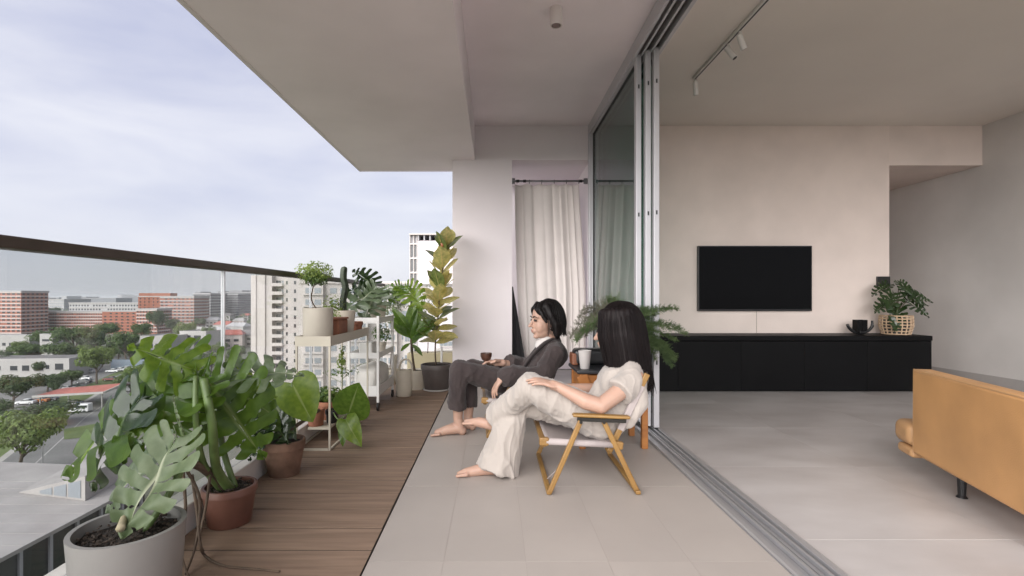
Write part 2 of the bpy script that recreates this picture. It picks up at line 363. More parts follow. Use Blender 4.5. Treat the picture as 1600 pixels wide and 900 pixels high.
for k, (y, ax) in enumerate(((4.40, (.18, .3)), (3.78, (.5, -.35)), (3.60, (.55, .3)))):
    base = Vector((trx, min(y, 4.40), H - .03))
    h = P(MB().tube([base, base + Vector((0, 0, -.035))], .010, 10), 'lamp_stem', M_white, tr)
    d = Vector((ax[0], ax[1], -1)).normalized(); c = base + Vector((0, 0, -.045))
    hd = MB().tube([c - d * .025, c - d * .024, c + d * .085, c + d * .086], [.014, .021, .023, .020], 20).build('lamp_head', M_white, tr, smooth=False); autosmooth(hd)
    hd.matrix_parent_inverse = Matrix.Translation(tr.location).inverted()
    P(MB().tube([c + d * .0865, c + d * .0875], [.017, .017], 18), 'lamp_lens', M_blackp, tr)
# ------------------------------------------------------------------ alcove curtain
rod = empty('curtain_rod', (.64, 5.78, 2.29)); tag(rod, 'grey telescopic curtain rod spanning the alcove opening', 'curtain rod')
M_rod = mat('rod_grey', (.22, .22, .225), .4, metal=.6)
rz = at(860, 283, 5.86).z; ry = 5.86
P(MB().tube([(.215, ry, rz), (1.085, ry, rz)], .012, 12), 'rod', M_rod, rod, smooth=True)
for x0 in (.205, 1.052): P(MB().tube([(x0, ry, rz), (x0 + .04, ry, rz)], .034, 14), 'bracket', M_rod, rod)
for x0 in (.26, .34, 1.0): P(MB().tube([(x0, ry, rz), (x0 + .035, ry, rz)], .017, 12), 'collar', M_blackp, rod)
def curtain():
    nx, nz = 120, 40; mb = MB(); zt = rz - .035; vs = []
    for j in range(nz + 1):
        v = j / nz; z = zt - v * (zt - .30)
        xl = .235 + .02 * v + .05 * v * v; xr = 1.0 + .085 * min(1, v * 1.6)
        for i in range(nx + 1):
            u = i / nx; amp = .0045 + .006 * v
            ph = u * 2 * math.pi * 4.2 + 1.3 * math.sin(u * 6.1 + 1) + .25 * v * math.sin(3 + u * 5)
            sag = -.018 * (.5 - .5 * math.cos(u * 2 * math.pi * 5)) * (1 - v) ** 8
            vs.append((xl + (xr - xl) * u + .008 * math.sin(2 * ph), ry + amp * (math.sin(ph) + .8 * math.sin(2.3 * ph + 1 + v) + .5 * math.sin(.6 * ph + 2)) + .004 * math.sin(u * 23 + 2 * v), z + sag))
    fs = [(j*(nx+1)+i, j*(nx+1)+i+1, (j+1)*(nx+1)+i+1, (j+1)*(nx+1)+i) for j in range(nz) for i in range(nx)]
    mb.add(vs, fs); t = empty('curtain', (.62, ry, .3)); tag(t, 'long pinkish beige linen curtain hanging in the alcove', 'curtain')
    c = P(mb, 'cloth', M_curt, t, smooth=True); sm = c.modifiers.new('thick', 'SOLIDIFY'); sm.thickness = .003
    for k in range(6):
        x = .27 + k * .145; P(MB().tube([(x, ry + .016 * math.cos(a), rz - .008 + .024 * math.sin(a)) for a in [i * math.pi / 6 for i in range(13)]], .0025, 6), 'ring', M_blackp, t)
curtain()
bc = MB()  # black sheet added so the gap beside the curtain stays dark
vs = []; n = 14
for j in range(n + 1):
    v = j / n; z = at(0, 448, 5.8).z * (1 - v) + .12 * v
    for i in range(9):
        u = i / 8; vs.append((.206 + u * (.012 + .165 * v), 5.74 + .012 * math.sin(u * 15 + v * 3), z))
bc.add(vs, [(j*9+i, j*9+i+1, (j+1)*9+i+1, (j+1)*9+i) for j in range(n) for i in range(8)])
o = bc.build('dark_gap_sheet', mat('dark_gap_black', (.012, .011, .013), .9, sheen=.2)); autosmooth(o, 80); o.modifiers.new('t', 'SOLIDIFY').thickness = .004
tag(o, 'narrow black sheet standing in for the dark gap between the column and the curtain', 'cloth')
# ------------------------------------------------------------------ living room furniture
YW = YB
tv = empty('television', (2.95, YW - .03, 1.2)); tag(tv, 'wide flat black television mounted on the beige wall', 'television')
a = at(1091, 384, YW - .05); b = at(1269, 486, YW - .05)
P(MB().box(a.x, b.x, YW - .05, YW - .012, b.z, a.z), 'bezel', M_blackp, tv, bevel=.004)
P(MB().box(a.x + .012, b.x - .012, YW - .0515, YW - .0495, b.z + .02, a.z - .012), 'screen', M_screen, tv)
P(MB().box(a.x + .4, b.x - .4, YW - .012, YW - .001, b.z + .2, a.z - .2), 'wall_bracket', M_blackp, tv)
cb = MB().tube([(at(1182, 0, YW).x, YW - .003, b.z), (at(1182, 0, YW).x, YW - .003, .60)], .0025, 6).build('television_cable', mat('cable_grey', (.34, .29, .26), .7)); tag(cb, 'thin cable running down the wall below the television', 'cable')
cn = empty('media_console', (2.9, 5.45, 0)); tag(cn, 'long low matt black media console under the television', 'console')
cx1 = at(1457, 0, 5.25).x
P(MB().box(1.27, cx1 - .02, 5.275, YW - .002, .012, .545), 'carcass', M_black, cn)
P(MB().box(1.262, cx1, 5.245, YW - .001, .5455, .598), 'top', M_black, cn, bevel=.006)
w = (cx1 - .02 - 1.27) / 5
for k in range(5): P(MB().box(1.272 + k * w, 1.27 + (k + 1) * w - .0008, 5.25, 5.274, .02, .538), 'door', M_black, cn, bevel=.0015)
P(MB().box(cx1 - .019, cx1 - .001, 5.26, YW - .004, .007, .545), 'end_panel', M_black, cn)
o = MB().box(4.33, 4.475, YW - .022, YW - .001, at(0, 447, YW).z, at(0, 432, YW).z).build('wall_panel', M_blackp, bevel=.002); tag(o, 'small black control panel on the wall edge behind the potted plant', 'wall panel')
# candle holder
ch = empty('candle_holder', at(1344, 520, 5.42)); ch.location.z = .599; tag(ch, 'black curved candle holder cradling two dark cubes on the console', 'candle holder')
def arc(r, a0, a1, cz, n=16, yy=0): return [Vector((r * math.cos(a0 + (a1 - a0) * i / n), yy, cz + r * math.sin(a0 + (a1 - a0) * i / n))) for i in range(n + 1)]
MB().tube(arc(.15, R(200), R(335), .163), .015, 12).build('outer_arc', M_blackp, ch, smooth=True)
MB().tube(arc(.105, R(250), R(372), .13, yy=-.035), .012, 12).build('inner_arc', M_blackp, ch, smooth=True)
MB().box(-.05, .003, -.03, .05, .028, .16).build('cube', M_black, ch, bevel=.002); MB().box(.006, .060, -.03, .05, .028, .16).build('cube', M_black, ch, bevel=.002)
# sofa
M_sofa = mat('tan_leather', (.55, .30, .125), .42, spec=.45, var=.16, vscale=2.4, bump=.12, bscale=180, coat=.05)
M_sofa2 = mat('tan_leather_cushion', (.50, .29, .14), .45, var=.12, vscale=4, bump=.12, bscale=150)
sf = empty('sofa', (2.36, 2.82, 0), R(-16)); tag(sf, 'tan leather sofa with black metal legs turned towards the television', 'sofa')
# local frame: x = along the sofa to the right, y = towards the television, origin at the front end of the near arm
def sp(mb, name, m, bevel=.02, seg=3, par=sf):
    o = mb.build(name, m, par, bevel=bevel, seg=seg); autosmooth(o, 50); return o
arm = sp(MB().box(.0, .10, -1.02, 0, .12, .60), 'arm', M_sofa, .018)
sp(MB().tube([(.006, -1.01, .595), (.006, -.01, .595), (.006, -.006, .13)], .005, 8), 'piping', M_sofa2, 0, par=arm)
sp(MB().box(.02, .098, -.02, .003, .15, .585), 'arm_front', M_sofa, .01, par=arm)
sp(MB().box(1.75, 1.88, -1.02, 0, .12, .60), 'arm', M_sofa, .018)
sp(MB().box(.135, 1.745, -1.0, -.02, .14, .26), 'base', M_sofa, .015)
sp(MB().box(.135, 1.745, -1.03, -.80, .262, .74), 'backrest', M_sofa, .04)
for k in range(2):
    x0 = .05 + k * .86
    if not k:
        sp(MB().box(-.01, .90, .006, .20, .150, .285), 'seat_cushion', M_sofa2, .045, 4); sp(MB().box(.0, .90, .006, .17, .09, .147), 'seat_base', M_sofa2, .02, 4)
    sp(MB().box(x0 + (.0 if k else .085), x0 + .85, -.81, .13, .335, .46), 'seat_cushion', M_sofa2, .05, 4)
    sp(MB().box(x0 + (.0 if k else .085), x0 + .85, -.81, .10, .263, .333), 'seat_cushion', M_sofa2, .03, 4)
for x, y in ((.06, -.335), (.06, -.95), (1.78, -.335), (1.78, -.95)):
    MB().lathe([(.024, 0), (.022, .004), (.016, .012), (.021, .135)], 16, (x, y, .0065)).build('leg', M_blackp, sf, smooth=False)
# ================================================================== the town below
M_ground = mat('town_ground', (.19, .18, .155), .95, c2=(.10, .115, .07), vscale=.035, vdetail=8)
M_asph = mat('asphalt', (.165, .16, .155), .9, var=.18, vscale=.12, vdetail=7)
M_pave = mat('pavement', (.34, .325, .30), .9, var=.12, vscale=.3)
M_grass = mat('grass', (.115, .15, .045), .95, c2=(.075, .105, .03), vscale=.25, vdetail=7)
M_red = mat('red_brick', (.34, .135, .095), .9, var=.14, vscale=.12)
M_red2 = mat('rust_render', (.30, .115, .07), .9, var=.1, vscale=.08)
M_band = mat('pale_band', (.52, .45, .42), .85, var=.1, vscale=.3)
M_wht = mat('white_render', (.38, .365, .35), .85, var=.07, vscale=.2)
M_twr = mat('tower_render', (.50, .46, .435), .85, var=.05, vscale=.15)
M_pink = mat('pinkish_render', (.62, .565, .585), .85, var=.03, vscale=.1)
M_twg = mat('tower_grey', (.33, .325, .34), .8)
M_win = mat('window_glass_dark', (.035, .038, .042), .18)
M_winp = mat('window_glass_pale', (.23, .25, .27), .2)
M_roofg = mat('grey_roof', (.16, .15, .145), .9, var=.15, vscale=.3)
M_roofr = mat('red_roof_sheet', (.36, .12, .095), .7, var=.12, vscale=.4)
M_grey = mat('far_grey_block', (.20, .20, .21), .9, var=.1, vscale=.1)
M_greyp = mat('far_pale_block', (.42, .41, .41), .9, var=.08, vscale=.1)
M_bark = mat('bark', (.12, .09, .07), .95, var=.25, vscale=3, bump=.5, bscale=12)
gnd = MB().add([(-6000, -800, GZ), (2500, -800, GZ), (2500, 7500, GZ), (-6000, 7500, GZ)], [(0, 1, 2, 3)]).build('ground', M_ground); structure(gnd, 'flat ground of the town reaching the horizon')
def sheet(name, pts, lift, m, label):
    o = MB().add([(p.x, p.y, GZ + lift) for p in pts], [tuple(range(len(pts)))]).build(name, m); return structure(o, label)
def strip(name, line, w, lift, m, label):
    vs = []; line = [Vector(p) for p in line]
    for i, p in enumerate(line):
        d = (line[min(i+1, len(line)-1)] - line[max(i-1, 0)]).normalized(); n = Vector((-d.y, d.x))
        vs += [(p.x - n.x * w / 2, p.y - n.y * w / 2, GZ + lift), (p.x + n.x * w / 2, p.y + n.y * w / 2, GZ + lift)]
    o = MB().add(vs, [(2*i, 2*i+2, 2*i+3, 2*i+1) for i in range(len(line) - 1)]).build(name, m); return structure(o, label)
sheet('car_park', [G(-120, 600), G(-60, 668), G(130, 662), G(330, 625), G(330, 560), G(60, 556)], .03, M_asph, 'open asphalt car park below the balcony')
main_line = [(-40, 10), (-52, 40), (-64, 65), (-76, 82), (-95, 116), (-111, 150), (-130, 195), (-152, 250)]
strip('grass_verge', [(x - 1, y) for x, y in main_line], 26, .05, M_grass, 'grass verge on both sides of the near road')
strip('pavement', [(x + 1.5, y) for x, y in main_line], 15.5, .09, M_pave, 'pale pavement along the near road')
strip('road', main_line, 10.5, .13, M_asph, 'grey near road running past the white roof')
mk = strip('road_marking', main_line, .22, .16, M_wht, 'white centre line of the near road')
strip('side_road', [(-95, 150), (-135, 200), (-175, 262), (-215, 340)], 9, .11, M_asph, 'side road leading up between the trees')
sheet('lawn', [G(100, 672), G(100, 688), G(180, 680), G(180, 658)], .2, M_grass, 'bright strip of lawn by the near road')
sheet('garden_lawn', [Vector((-37.5, 30)), Vector((-37.5, 62)), Vector((-31, 62)), Vector((-31, 30))], .07, M_grass, 'green lawn strip beside the white roofed hall')
sheet('garden_path', [Vector((-39.5, 20)), Vector((-39.5, 64)), Vector((-37.6, 64)), Vector((-37.6, 20))], .08, M_pave, 'beige path along the white roofed hall')

# ------------------------------------------------------------------ blocks
def block(name, label, px0, px1, pyt, d, wall, deep=14, storeys=8, bays=0, band=None, side_bays=0, cat='building', group=None, win=M_win, roof=M_greyp, wfrac=.55, zb=GZ, parapet=True, bandh=.32, wh=.42):
    a = at(px0, pyt, d); b = at(px1, pyt, d); x0, x1, zt = a.x, b.x, a.z
    t = empty(name, ((x0 + x1) / 2, d, zb)); tag(t, label, cat, group)
    P(MB().box(x0, x1, d, d + deep, zb, zt), 'wall', wall, t)
    if parapet: P(MB().box(x0 - .5, x1 + .5, d - .5, d + deep + .5, zt - .01, zt + .9), 'roof', roof, t)
    sh = (zt - zb) / storeys
    if band:
        for k in range(storeys):
            z = zb + k * sh; P(MB().box(x0 - .02, x1 + .35, d - .35, d + deep + .02, z + sh * (1 - bandh), z + sh - .02), 'parapet_band', band, t)
    if bays:
        mb = MB(); r = random.Random(hash(label) & 0xffff if False else len(label)); bwid = (x1 - x0) / bays
        for k in range(storeys):
            for i in range(bays):
                if r.random() < .08: continue
                xa = x0 + bwid * (i + .5 - wfrac / 2 * r.uniform(.8, 1.1)); xb = x0 + bwid * (i + .5 + wfrac / 2 * r.uniform(.8, 1.1)); z = zb + k * sh + sh * .22
                mb.box(xa, xb, d - .12, d + .01, z, z + sh * wh)
        sb = int(deep / bwid)
        for k in range(storeys):
            for i in range(sb):
                ya = d + deep / max(sb, 1) * (i + .25); mb.box(x1 - .01, x1 + .1, ya, ya + deep / sb * .5, zb + k * sh + sh * .22, zb + k * sh + sh * (.22 + wh))
        w = P(mb, 'window_grid', win, t); w['kind'] = 'stuff'
    return t
block('apartment_block', 'tall red brick apartment block at the left edge of the view', -170, 33, 456, 362, M_red, 22, 12, 26, M_band, wfrac=.6)
block('apartment_block', 'long low red brick apartment block with pale balcony bands behind the tree tops', 33, 160, 488, 392, M_red, 16, 7, 34, M_band, roof=M_wht)
block('apartment_block', 'plain brick red stair end joined to the long low apartment block', 160, 213, 487, 388, M_red2, 18, 7, 6, M_red, roof=M_wht, wfrac=.4)
block('apartment_block', 'stepped red and white end section of the long low block', 213, 245, 484, 384, M_red, 18, 7, 7, M_band, roof=M_wht)
block('apartment_block', 'tall rust red slab of the highest red block with plain wall', 216, 250, 464, 452, M_red2, 26, 10, 5, M_red2, roof=M_wht, wfrac=.3)
block('apartment_block', 'tall red apartment block with bright white balconies right of the rust slab', 250, 303, 464, 449, M_red, 24, 10, 8, M_wht, roof=M_wht, bandh=.4)
block('rooftop_house', 'small red lift house on top of the tallest red block', 217, 266, 458, 456, M_red2, 10, 1, 0, zb=at(0, 464, 456).z + .9, parapet=False)
block('institution_building', 'long cream building seen above the low red block', 108, 217, 474, 560, M_greyp, 30, 5, 24, M_wht, roof=M_wht)
block('institution_building', 'pale low building left of the cream one near the horizon', 34, 100, 468, 900, M_greyp, 60, 5, 20, M_wht, win=M_winp, roof=M_wht)
block('office_block', 'grey office block just right of the tall red block', 302, 329, 459, 640, M_grey, 40, 9, 10, M_greyp, win=M_win, bandh=.2)
block('office_block', 'wide dark grey office block beside the railing post', 331, 372, 460, 690, M_grey, 40, 10, 14, M_greyp, win=M_win, bandh=.18)
block('office_block', 'far grey block touching the white tower', 352, 396, 457, 760, M_grey, 40, 10, 12, M_grey, win=M_win, bandh=.18)
skr = random.Random(5); k = 0
SKY = [('far pale slab on the left horizon', 96, 104, 463), ('dark far block above the cream building', 103, 124, 465), ('far low grey block', 126, 134, 464), ('far wide dark block left of the rust slab', 134, 181, 466), ('tallest far grey block left of the rust slab', 183, 190, 461), ('far grey block against the rust slab', 190, 216, 462), ('far slender tower behind the red roof', 305, 313, 456), ('far hazy tower near the post', 340, 352, 455), ('far hazy towers left of the white tower', 358, 378, 454), ('far block at the left end of the horizon', 36, 60, 466), ('far pale block on the horizon', 62, 92, 465)]
for lab, x0, x1, yt in SKY:
    d = skr.uniform(1300, 1900); block('distant_block', lab, x0, x1, yt, d, M_grey if skr.random() < .6 else M_greyp, 60, 6, max(2, int((x1 - x0) / 2)), None, group='distant buildings on the horizon', win=M_winp)
# low white buildings
def lowbuild(label, pxl, pxr, pyb, hgt, deep, wins, wall=M_wht, roofm=M_roofg, yaw=0, w=None):
    a = G(pxl, pyb); b = G(pxr, pyb); t = empty('low_building', (b.x, b.y, GZ), yaw); tag(t, label, 'building')
    L = (b - a).length if w is None else w
    MB().box(-L, 0, 0, deep, 0, hgt).build('wall', wall, t)
    MB().box(-L + .5, -.5, .5, deep - .5, hgt - .6, hgt + .02).build('roof', roofm, t)
    pp = MB()
    pp.box(-L - .01, .01, -.01, .49, hgt - .01, hgt + .6).box(-.49, .012, .49, deep, hgt - .01, hgt + .6).box(-L - .012, -L + .49, .49, deep, hgt - .01, hgt + .6)
    pp.build('parapet', wall, t)
    for i, (u0, u1, v0, v1) in enumerate(wins):
        wd = MB().box(-L + L * u0, -L + L * u1, -.06, .02, hgt * v0, hgt * v1).build('window', M_win, t)
        MB().box(-L + L * u0 - .1, -L + L * u1 + .1, -.14, .0, hgt * v0 - .2, hgt * v0 - .02).build('sill', wall, wd)
    return t
lowbuild('white two storey building with dark grey roof among the trees', -60, 108, 590, 6.2, 17, [(.50, .56, .45, .7), (.60, .66, .42, .72), (.70, .78, .42, .75), (.80, .83, .5, .72), (.88, .95, .45, .8), (.30, .42, .5, .7), (.1, .2, .5, .7)], yaw=R(6))
lowbuild('low white building at the left edge in front of the tall red block', -60, 46, 552, 8.5, 16, [(.2 + .1 * i, .25 + .1 * i, .45, .62) for i in range(7)], roofm=M_wht)
lowbuild('narrow pale stair block between the two white low buildings', 62, 82, 556, 10, 6, [(.2, .75, .2, .3), (.2, .75, .45, .55), (.2, .75, .7, .8)], roofm=M_greyp)
lowbuild('white flat roofed hall behind the round bush', 218, 268, 556, 9, 18, [(.1 + .2 * i, .22 + .2 * i, .4, .65) for i in range(4)], roofm=M_wht)
lowbuild('bright white block with tall blue grey windows', 276, 322, 552, 10.5, 14, [(.2, .42, .25, .85), (.55, .8, .25, .85)], yaw=R(-8), roofm=M_wht)
hs = random.Random(11)
HL = ['small house with %s roof in the dense cluster, %s'][0]
hcol = [('red tiled', M_roofr), ('pale grey', M_greyp), ('dark', M_roofg), ('white', M_wht)]
spots = [(312, 505), (330, 512), (352, 503), (372, 512), (345, 522), (366, 528), (300, 498), (322, 495), (382, 500), (336, 538), (378, 542), (308, 532), (355, 545)]
where = ['left of the post', 'just left of the post', 'behind the post top', 'against the white tower', 'right behind the post', 'near the white tower', 'under the tall red block', 'under the grey offices', 'touching the white tower, farthest back', 'lowest beside the post', 'lowest beside the white tower', 'behind the bright white block', 'in front by the post']
for i, (hx, hy) in enumerate(spots):
    p = G(hx, hy); nm, rm = hcol[i % 4]; t = empty('town_house', p, hs.uniform(-.3, .3)); tag(t, HL % (nm, where[i]), 'house', 'houses in the dense cluster')
    wd, dp, ht = hs.uniform(9, 15), 9, hs.uniform(5.5, 8)
    MB().box(-wd/2, wd/2, 0, dp, 0, ht).build('wall', M_wht if i % 3 else M_band, t)
    MB().add([(-wd/2-.5, -.5, ht), (wd/2+.5, -.5, ht), (wd/2+.5, dp+.5, ht), (-wd/2-.5, dp+.5, ht), (-wd/2+1.5, dp/2, ht+2.6), (wd/2-1.5, dp/2, ht+2.6)], [(0,1,5,4),(2,3,4,5),(1,2,5),(3,0,4),(3,2,1,0)]).build('roof', rm, t)
    for k in range(3):
        for f in range(2): MB().box(-wd/2 + wd * (.14 + .29 * k), -wd/2 + wd * (.30 + .29 * k), -.08, .02, 1 + f * 2.9, 2.3 + f * 2.9).build('window', M_win, t)
# red canopy
c0 = G(135, 634); cn_ = empty('canopy_roof', (c0.x, c0.y, GZ), R(8)); tag(cn_, 'shallow red canopy roof with pale edges over the car park', 'canopy')
MB().add([(-9, -5, 3.6), (7, -5, 4.2), (9, 1, 5.6), (-7, 1, 4.4), (-9, 7, 3.7), (7, 7, 4.4)], [(0, 1, 2, 3), (3, 2, 5, 4)]).build('roof', M_roofr, cn_).modifiers.new('s', 'SOLIDIFY').thickness = .25
MB().bar((-9, -5.1, 3.6), (7, -5.1, 4.2), .3, .5).bar((7.1, -5, 4.2), (9.1, 1, 5.6), .3, .5).bar((9.1, 1, 5.6), (7.1, 7, 4.4), .3, .5).build('edge_trim', M_wht, cn_)
for x, y, z in ((-8, -4, 3.6), (6, -4, 4.1), (-8, 6, 3.7), (6, 6, 4.3)): MB().tube([(x, y, 0), (x, y, z)], .16, 8).build('column', M_wht, cn_)
# near hall with the big white roof
ZR = -20.0
hl = empty('white_roofed_hall', (-55, 45, GZ)); tag(hl, 'large hall with white metal roof and dark window band, below the balcony', 'hall')
M_roofw = mat('white_metal_roof', (.36, .34, .325), .6, spec=.3, c2=(.29, .27, .26), vscale=.25, vdetail=8)
P(MB().prism([(-39.75, 18), (-39.75, 58), (-50, 62.5), (-84, 66), (-84, 18)], ZR - .35, ZR), 'roof', M_roofw, hl)
for k in range(19): P(MB().box(-83, -39.9, 19.2 + k * 2.1, 19.28 + k * 2.1, ZR + .001, ZR + .025), 'roof_seam', M_roofw, hl)
P(MB().prism([(-40.3, 18.2), (-40.3, 57.6), (-50, 61.9), (-83.4, 65.4), (-83.4, 18.2)], GZ, ZR - .36), 'wall', mat('dark_glazing', (.03, .032, .036), .25), hl)
for k in range(14): P(MB().box(-40.34, -40.1, 19 + k * 2.9, 19.3 + k * 2.9, GZ, ZR - .36), 'mullion', M_twg, hl)
q = [G(28, 770, ZR), G(133, 783, ZR), G(245, 716, ZR), G(120, 730, ZR)]
hz = 2.6
P(MB().add([q[0] + Vector((0, 0, .02)), q[1] + Vector((0, 0, .02)), q[2] + Vector((0, 0, .02)), q[3] + Vector((0, 0, .02)), q[1] + Vector((0, 0, hz)), q[2] + Vector((0, 0, hz * .8)), q[3] + Vector((0, 0, .6))],
   [(0, 1, 4), (1, 2, 5, 4), (0, 4, 5, 6), (0, 6, 3), (3, 6, 5, 2)]), 'roof_light', M_roofw, hl)
for k in range(3):
    u0, u1 = .34 + k * .21, .52 + k * .21; A = q[0].lerp(q[1], u0); B = q[0].lerp(q[1], u1); dn = Vector((0, -.05, 0))
    P(MB().add([A + dn + Vector((0, 0, .25)), B + dn + Vector((0, 0, .25)), B + dn + Vector((0, 0, hz * u1 - .35)), A + dn + Vector((0, 0, hz * u0 - .35))], [(0, 1, 2, 3)]), 'roof_light_pane', M_winp, hl)
# ------------------------------------------------------------------ white towers
def pbox(t, name, m, px0, px1, py0, py1, d, y0, y1, **k):
    a = at(px0, py0, d); b = at(px1, py1, d); return P(MB().box(a.x, b.x, d + y0, d + y1, b.z, a.z), name, m, t, **k)
d = 153.0; t1 = empty('residential_tower', at(430, 0, d)); t1.location.z = GZ; tag(t1, 'tall white residential tower with stacked balconies, left of the plant stand', 'tower')
pg = 465 + 28 * F / d
pbox(t1, 'wall', M_twr, 392, 425, 430, pg, d, 0, 18); pbox(t1, 'wall', M_twr, 387, 392, 468, pg, d, 6, 18.01); pbox(t1, 'wall', M_twr, 443, 455, 430, pg, d, 0, 18)
pbox(t1, 'wall', M_twr, 425, 443, 431, pg, d, 2.2, 17.9); pbox(t1, 'wall', M_twr, 455, 482, 433, pg, d, -2.5, 18.02)
pbox(t1, 'corner_pilaster', M_twr, 412, 415, 429, pg, d, -.5, 0); pbox(t1, 'corner_pilaster', M_twr, 399, 400.5, 429, pg, d, -.3, 0)
for k in range(13):
    y = 437 + k * 13.3
    if y + 8 > pg: break
    pbox(t1, 'balcony_slab', M_twr, 425, 443, y + 9.3, y + 10.4, d, -.9, 2.19)
    bl = pbox(t1, 'balcony_parapet', M_twr, 425.2, 442.8, y + 5.2, y + 9.29, d, -.85, -.7)
    wd = pbox(t1, 'balcony_window', M_win, 427, 434, y + 1.2, y + 8, d, 2.1, 2.21); pbox(t1, 'balcony_window', M_winp, 435.5, 442, y + 1.2, y + 8, d, 2.1, 2.21)
    for xw, dy in ((447, 0), (464.5, -2.5), (388.2, 6)):
        if xw < 390 and y < 475: continue
        pbox(t1, 'window', M_win, xw, xw + 3, y + 2.2, y + 7.5, d, dy - .1, dy + .02)
d = 113.0; t2 = empty('residential_tower', at(555, 0, d)); t2.location.z = GZ; tag(t2, 'broad pale residential block behind the cactus and the monstera', 'tower')
pg = 465 + 28 * F / d
pbox(t2, 'wall', M_twr, 470, 645, 443, pg, d, 0, 20); pbox(t2, 'roof', M_twr, 469, 646, 440, 443.02, d, -.5, 20.5)
for c0_, c1_ in ((478, 508), (548, 578), (592, 622)):
    pbox(t2, 'projecting_bay', M_twr, c0_, c1_, 445, pg, d, -1.4, 0)
for k in range(12):
    y = 450 + k * 18
    for x0, x1, dy in ((481, 492, -1.4), (495, 505, -1.4), (516, 526, 0), (532, 540, 0), (551, 562, -1.4), (565, 575, -1.4), (596, 606, -1.4), (609, 619, -1.4), (628, 638, 0)):
        w_ = pbox(t2, 'window', M_winp, x0, x1, y, y + 8.5, d, dy - .1, dy + .02)
        pbox(w_, 'sill', M_twr, x0 - .6, x1 + .6, y + 8.6, y + 10.2, d, dy - .5, dy)if False else None
    for c0_, c1_ in ((478, 508), (548, 578), (592, 622)): pbox(t2, 'ledge', M_twr, c0_ - 1, c1_ + 1, y + 9.4, y + 11.2, d, -2.0, -1.41)
d = 90.0; t3 = empty('residential_tower', at(690, 0, d)); t3.location.z = GZ; tag(t3, 'nearest pinkish white tower with grey window strip, beside the column', 'tower')
pg = 465 + 28 * F / d
pbox(t3, 'wall', M_pink, 652, 790, 376, pg, d, 0, 20); pbox(t3, 'wall', M_twr, 629, 640.9, 512, pg, d, 1, 19)
pbox(t3, 'window_strip', M_twg, 641, 652, 367, pg, d, .3, 19.9)
pbox(t3, 'roof_beam', M_twr, 640, 792, 365, 367.2, d, -.6, 20.2)
for k in range(14): pbox(t3, 'roof_slat', M_twg, 653 + k * 9, 655 + k * 9, 367.3, 375.9, d, -.2, 20)
for k in range(16):
    y = 380 + k * 22.5
    pbox(t3, 'mullion', M_twr, 640.5, 652, y, y + 2.2, d, -.1, .29)
    for x0 in (642, 647): pbox(t3, 'strip_window', M_win, x0, x0 + 3.8, y + 4, y + 20, d, .2, .31)
for x0 in (640.2, 646.2, 651.2): pbox(t3, 'mullion', M_twr, x0, x0 + 1.0, 367.3, pg, d, -.11, .28)
for k in range(6):
    y = 520 + k * 36
    f_ = pbox(t3, 'window', M_twr, 686.5, 708.5, y - 2, y + 22, d, -.25, .02)
    pbox(t3, 'ledge', M_twr, 680, 712, y - 12, y - 9, d, -.9, 0)
    for x0 in (688, 693.2, 700.5): pbox(t3, 'window_pane', M_win, x0, x0 + (4.2 if x0 < 690 else 6.4), y, y + 12, d, -.3, -.24); pbox(t3, 'window_pane', M_winp, x0, x0 + (4.2 if x0 < 690 else 6.4), y + 13.4, y + 20, d, -.3, -.24)
    for x0 in (631, 635.5): pbox(t3, 'window', M_winp, x0, x0 + 3.4, y, y + 14, d, .9, 1.02)
# ------------------------------------------------------------------ trees
def crown_mesh(seed, n=3200, lobes=15, flat=.62, sz=.055):
    r = random.Random(seed); mb = MB(); L = []
    for i in range(lobes):
        a = r.uniform(0, 6.283); q_ = r.uniform(.15, .68); L.append((Vector((q_ * math.cos(a), q_ * math.sin(a), flat * r.uniform(-.25, .62))), r.uniform(.27, .45)))
    for i in range(n):
        c, rr = L[i % lobes]; u = Vector((r.gauss(0, 1), r.gauss(0, 1), r.gauss(0, 1))).normalized(); p = c + Vector((u.x, u.y, u.z * .72)) * rr * r.uniform(.72, 1.04) ** .5
        nn = (u + Vector((r.uniform(-.6, .6), r.uniform(-.6, .6), r.uniform(-.3, .9)))).normalized(); e = nn.orthogonal().normalized(); f = nn.cross(e); s = sz * r.uniform(.6, 1.3); a = r.uniform(0, 6.28)
        e, f = e * math.cos(a) + f * math.sin(a), f * math.cos(a) - e * math.sin(a)
        mb.add([p - e * s, p + f * s * .6, p + e * s, p - f * s * .6], [(0, 1, 2, 3)])
    return mb.mesh('crown'), L
CROWN = [crown_mesh(s) for s in range(5)]
CG = [leafmat('foliage_mid', (.10, .15, .036), (.045, .08, .018), .6, .25), leafmat('foliage_dark', (.062, .098, .026), (.032, .056, .014), .6, .2), leafmat('foliage_light', (.16, .22, .05), (.09, .135, .028), .6, .3)]
tr_rnd = random.Random(3)
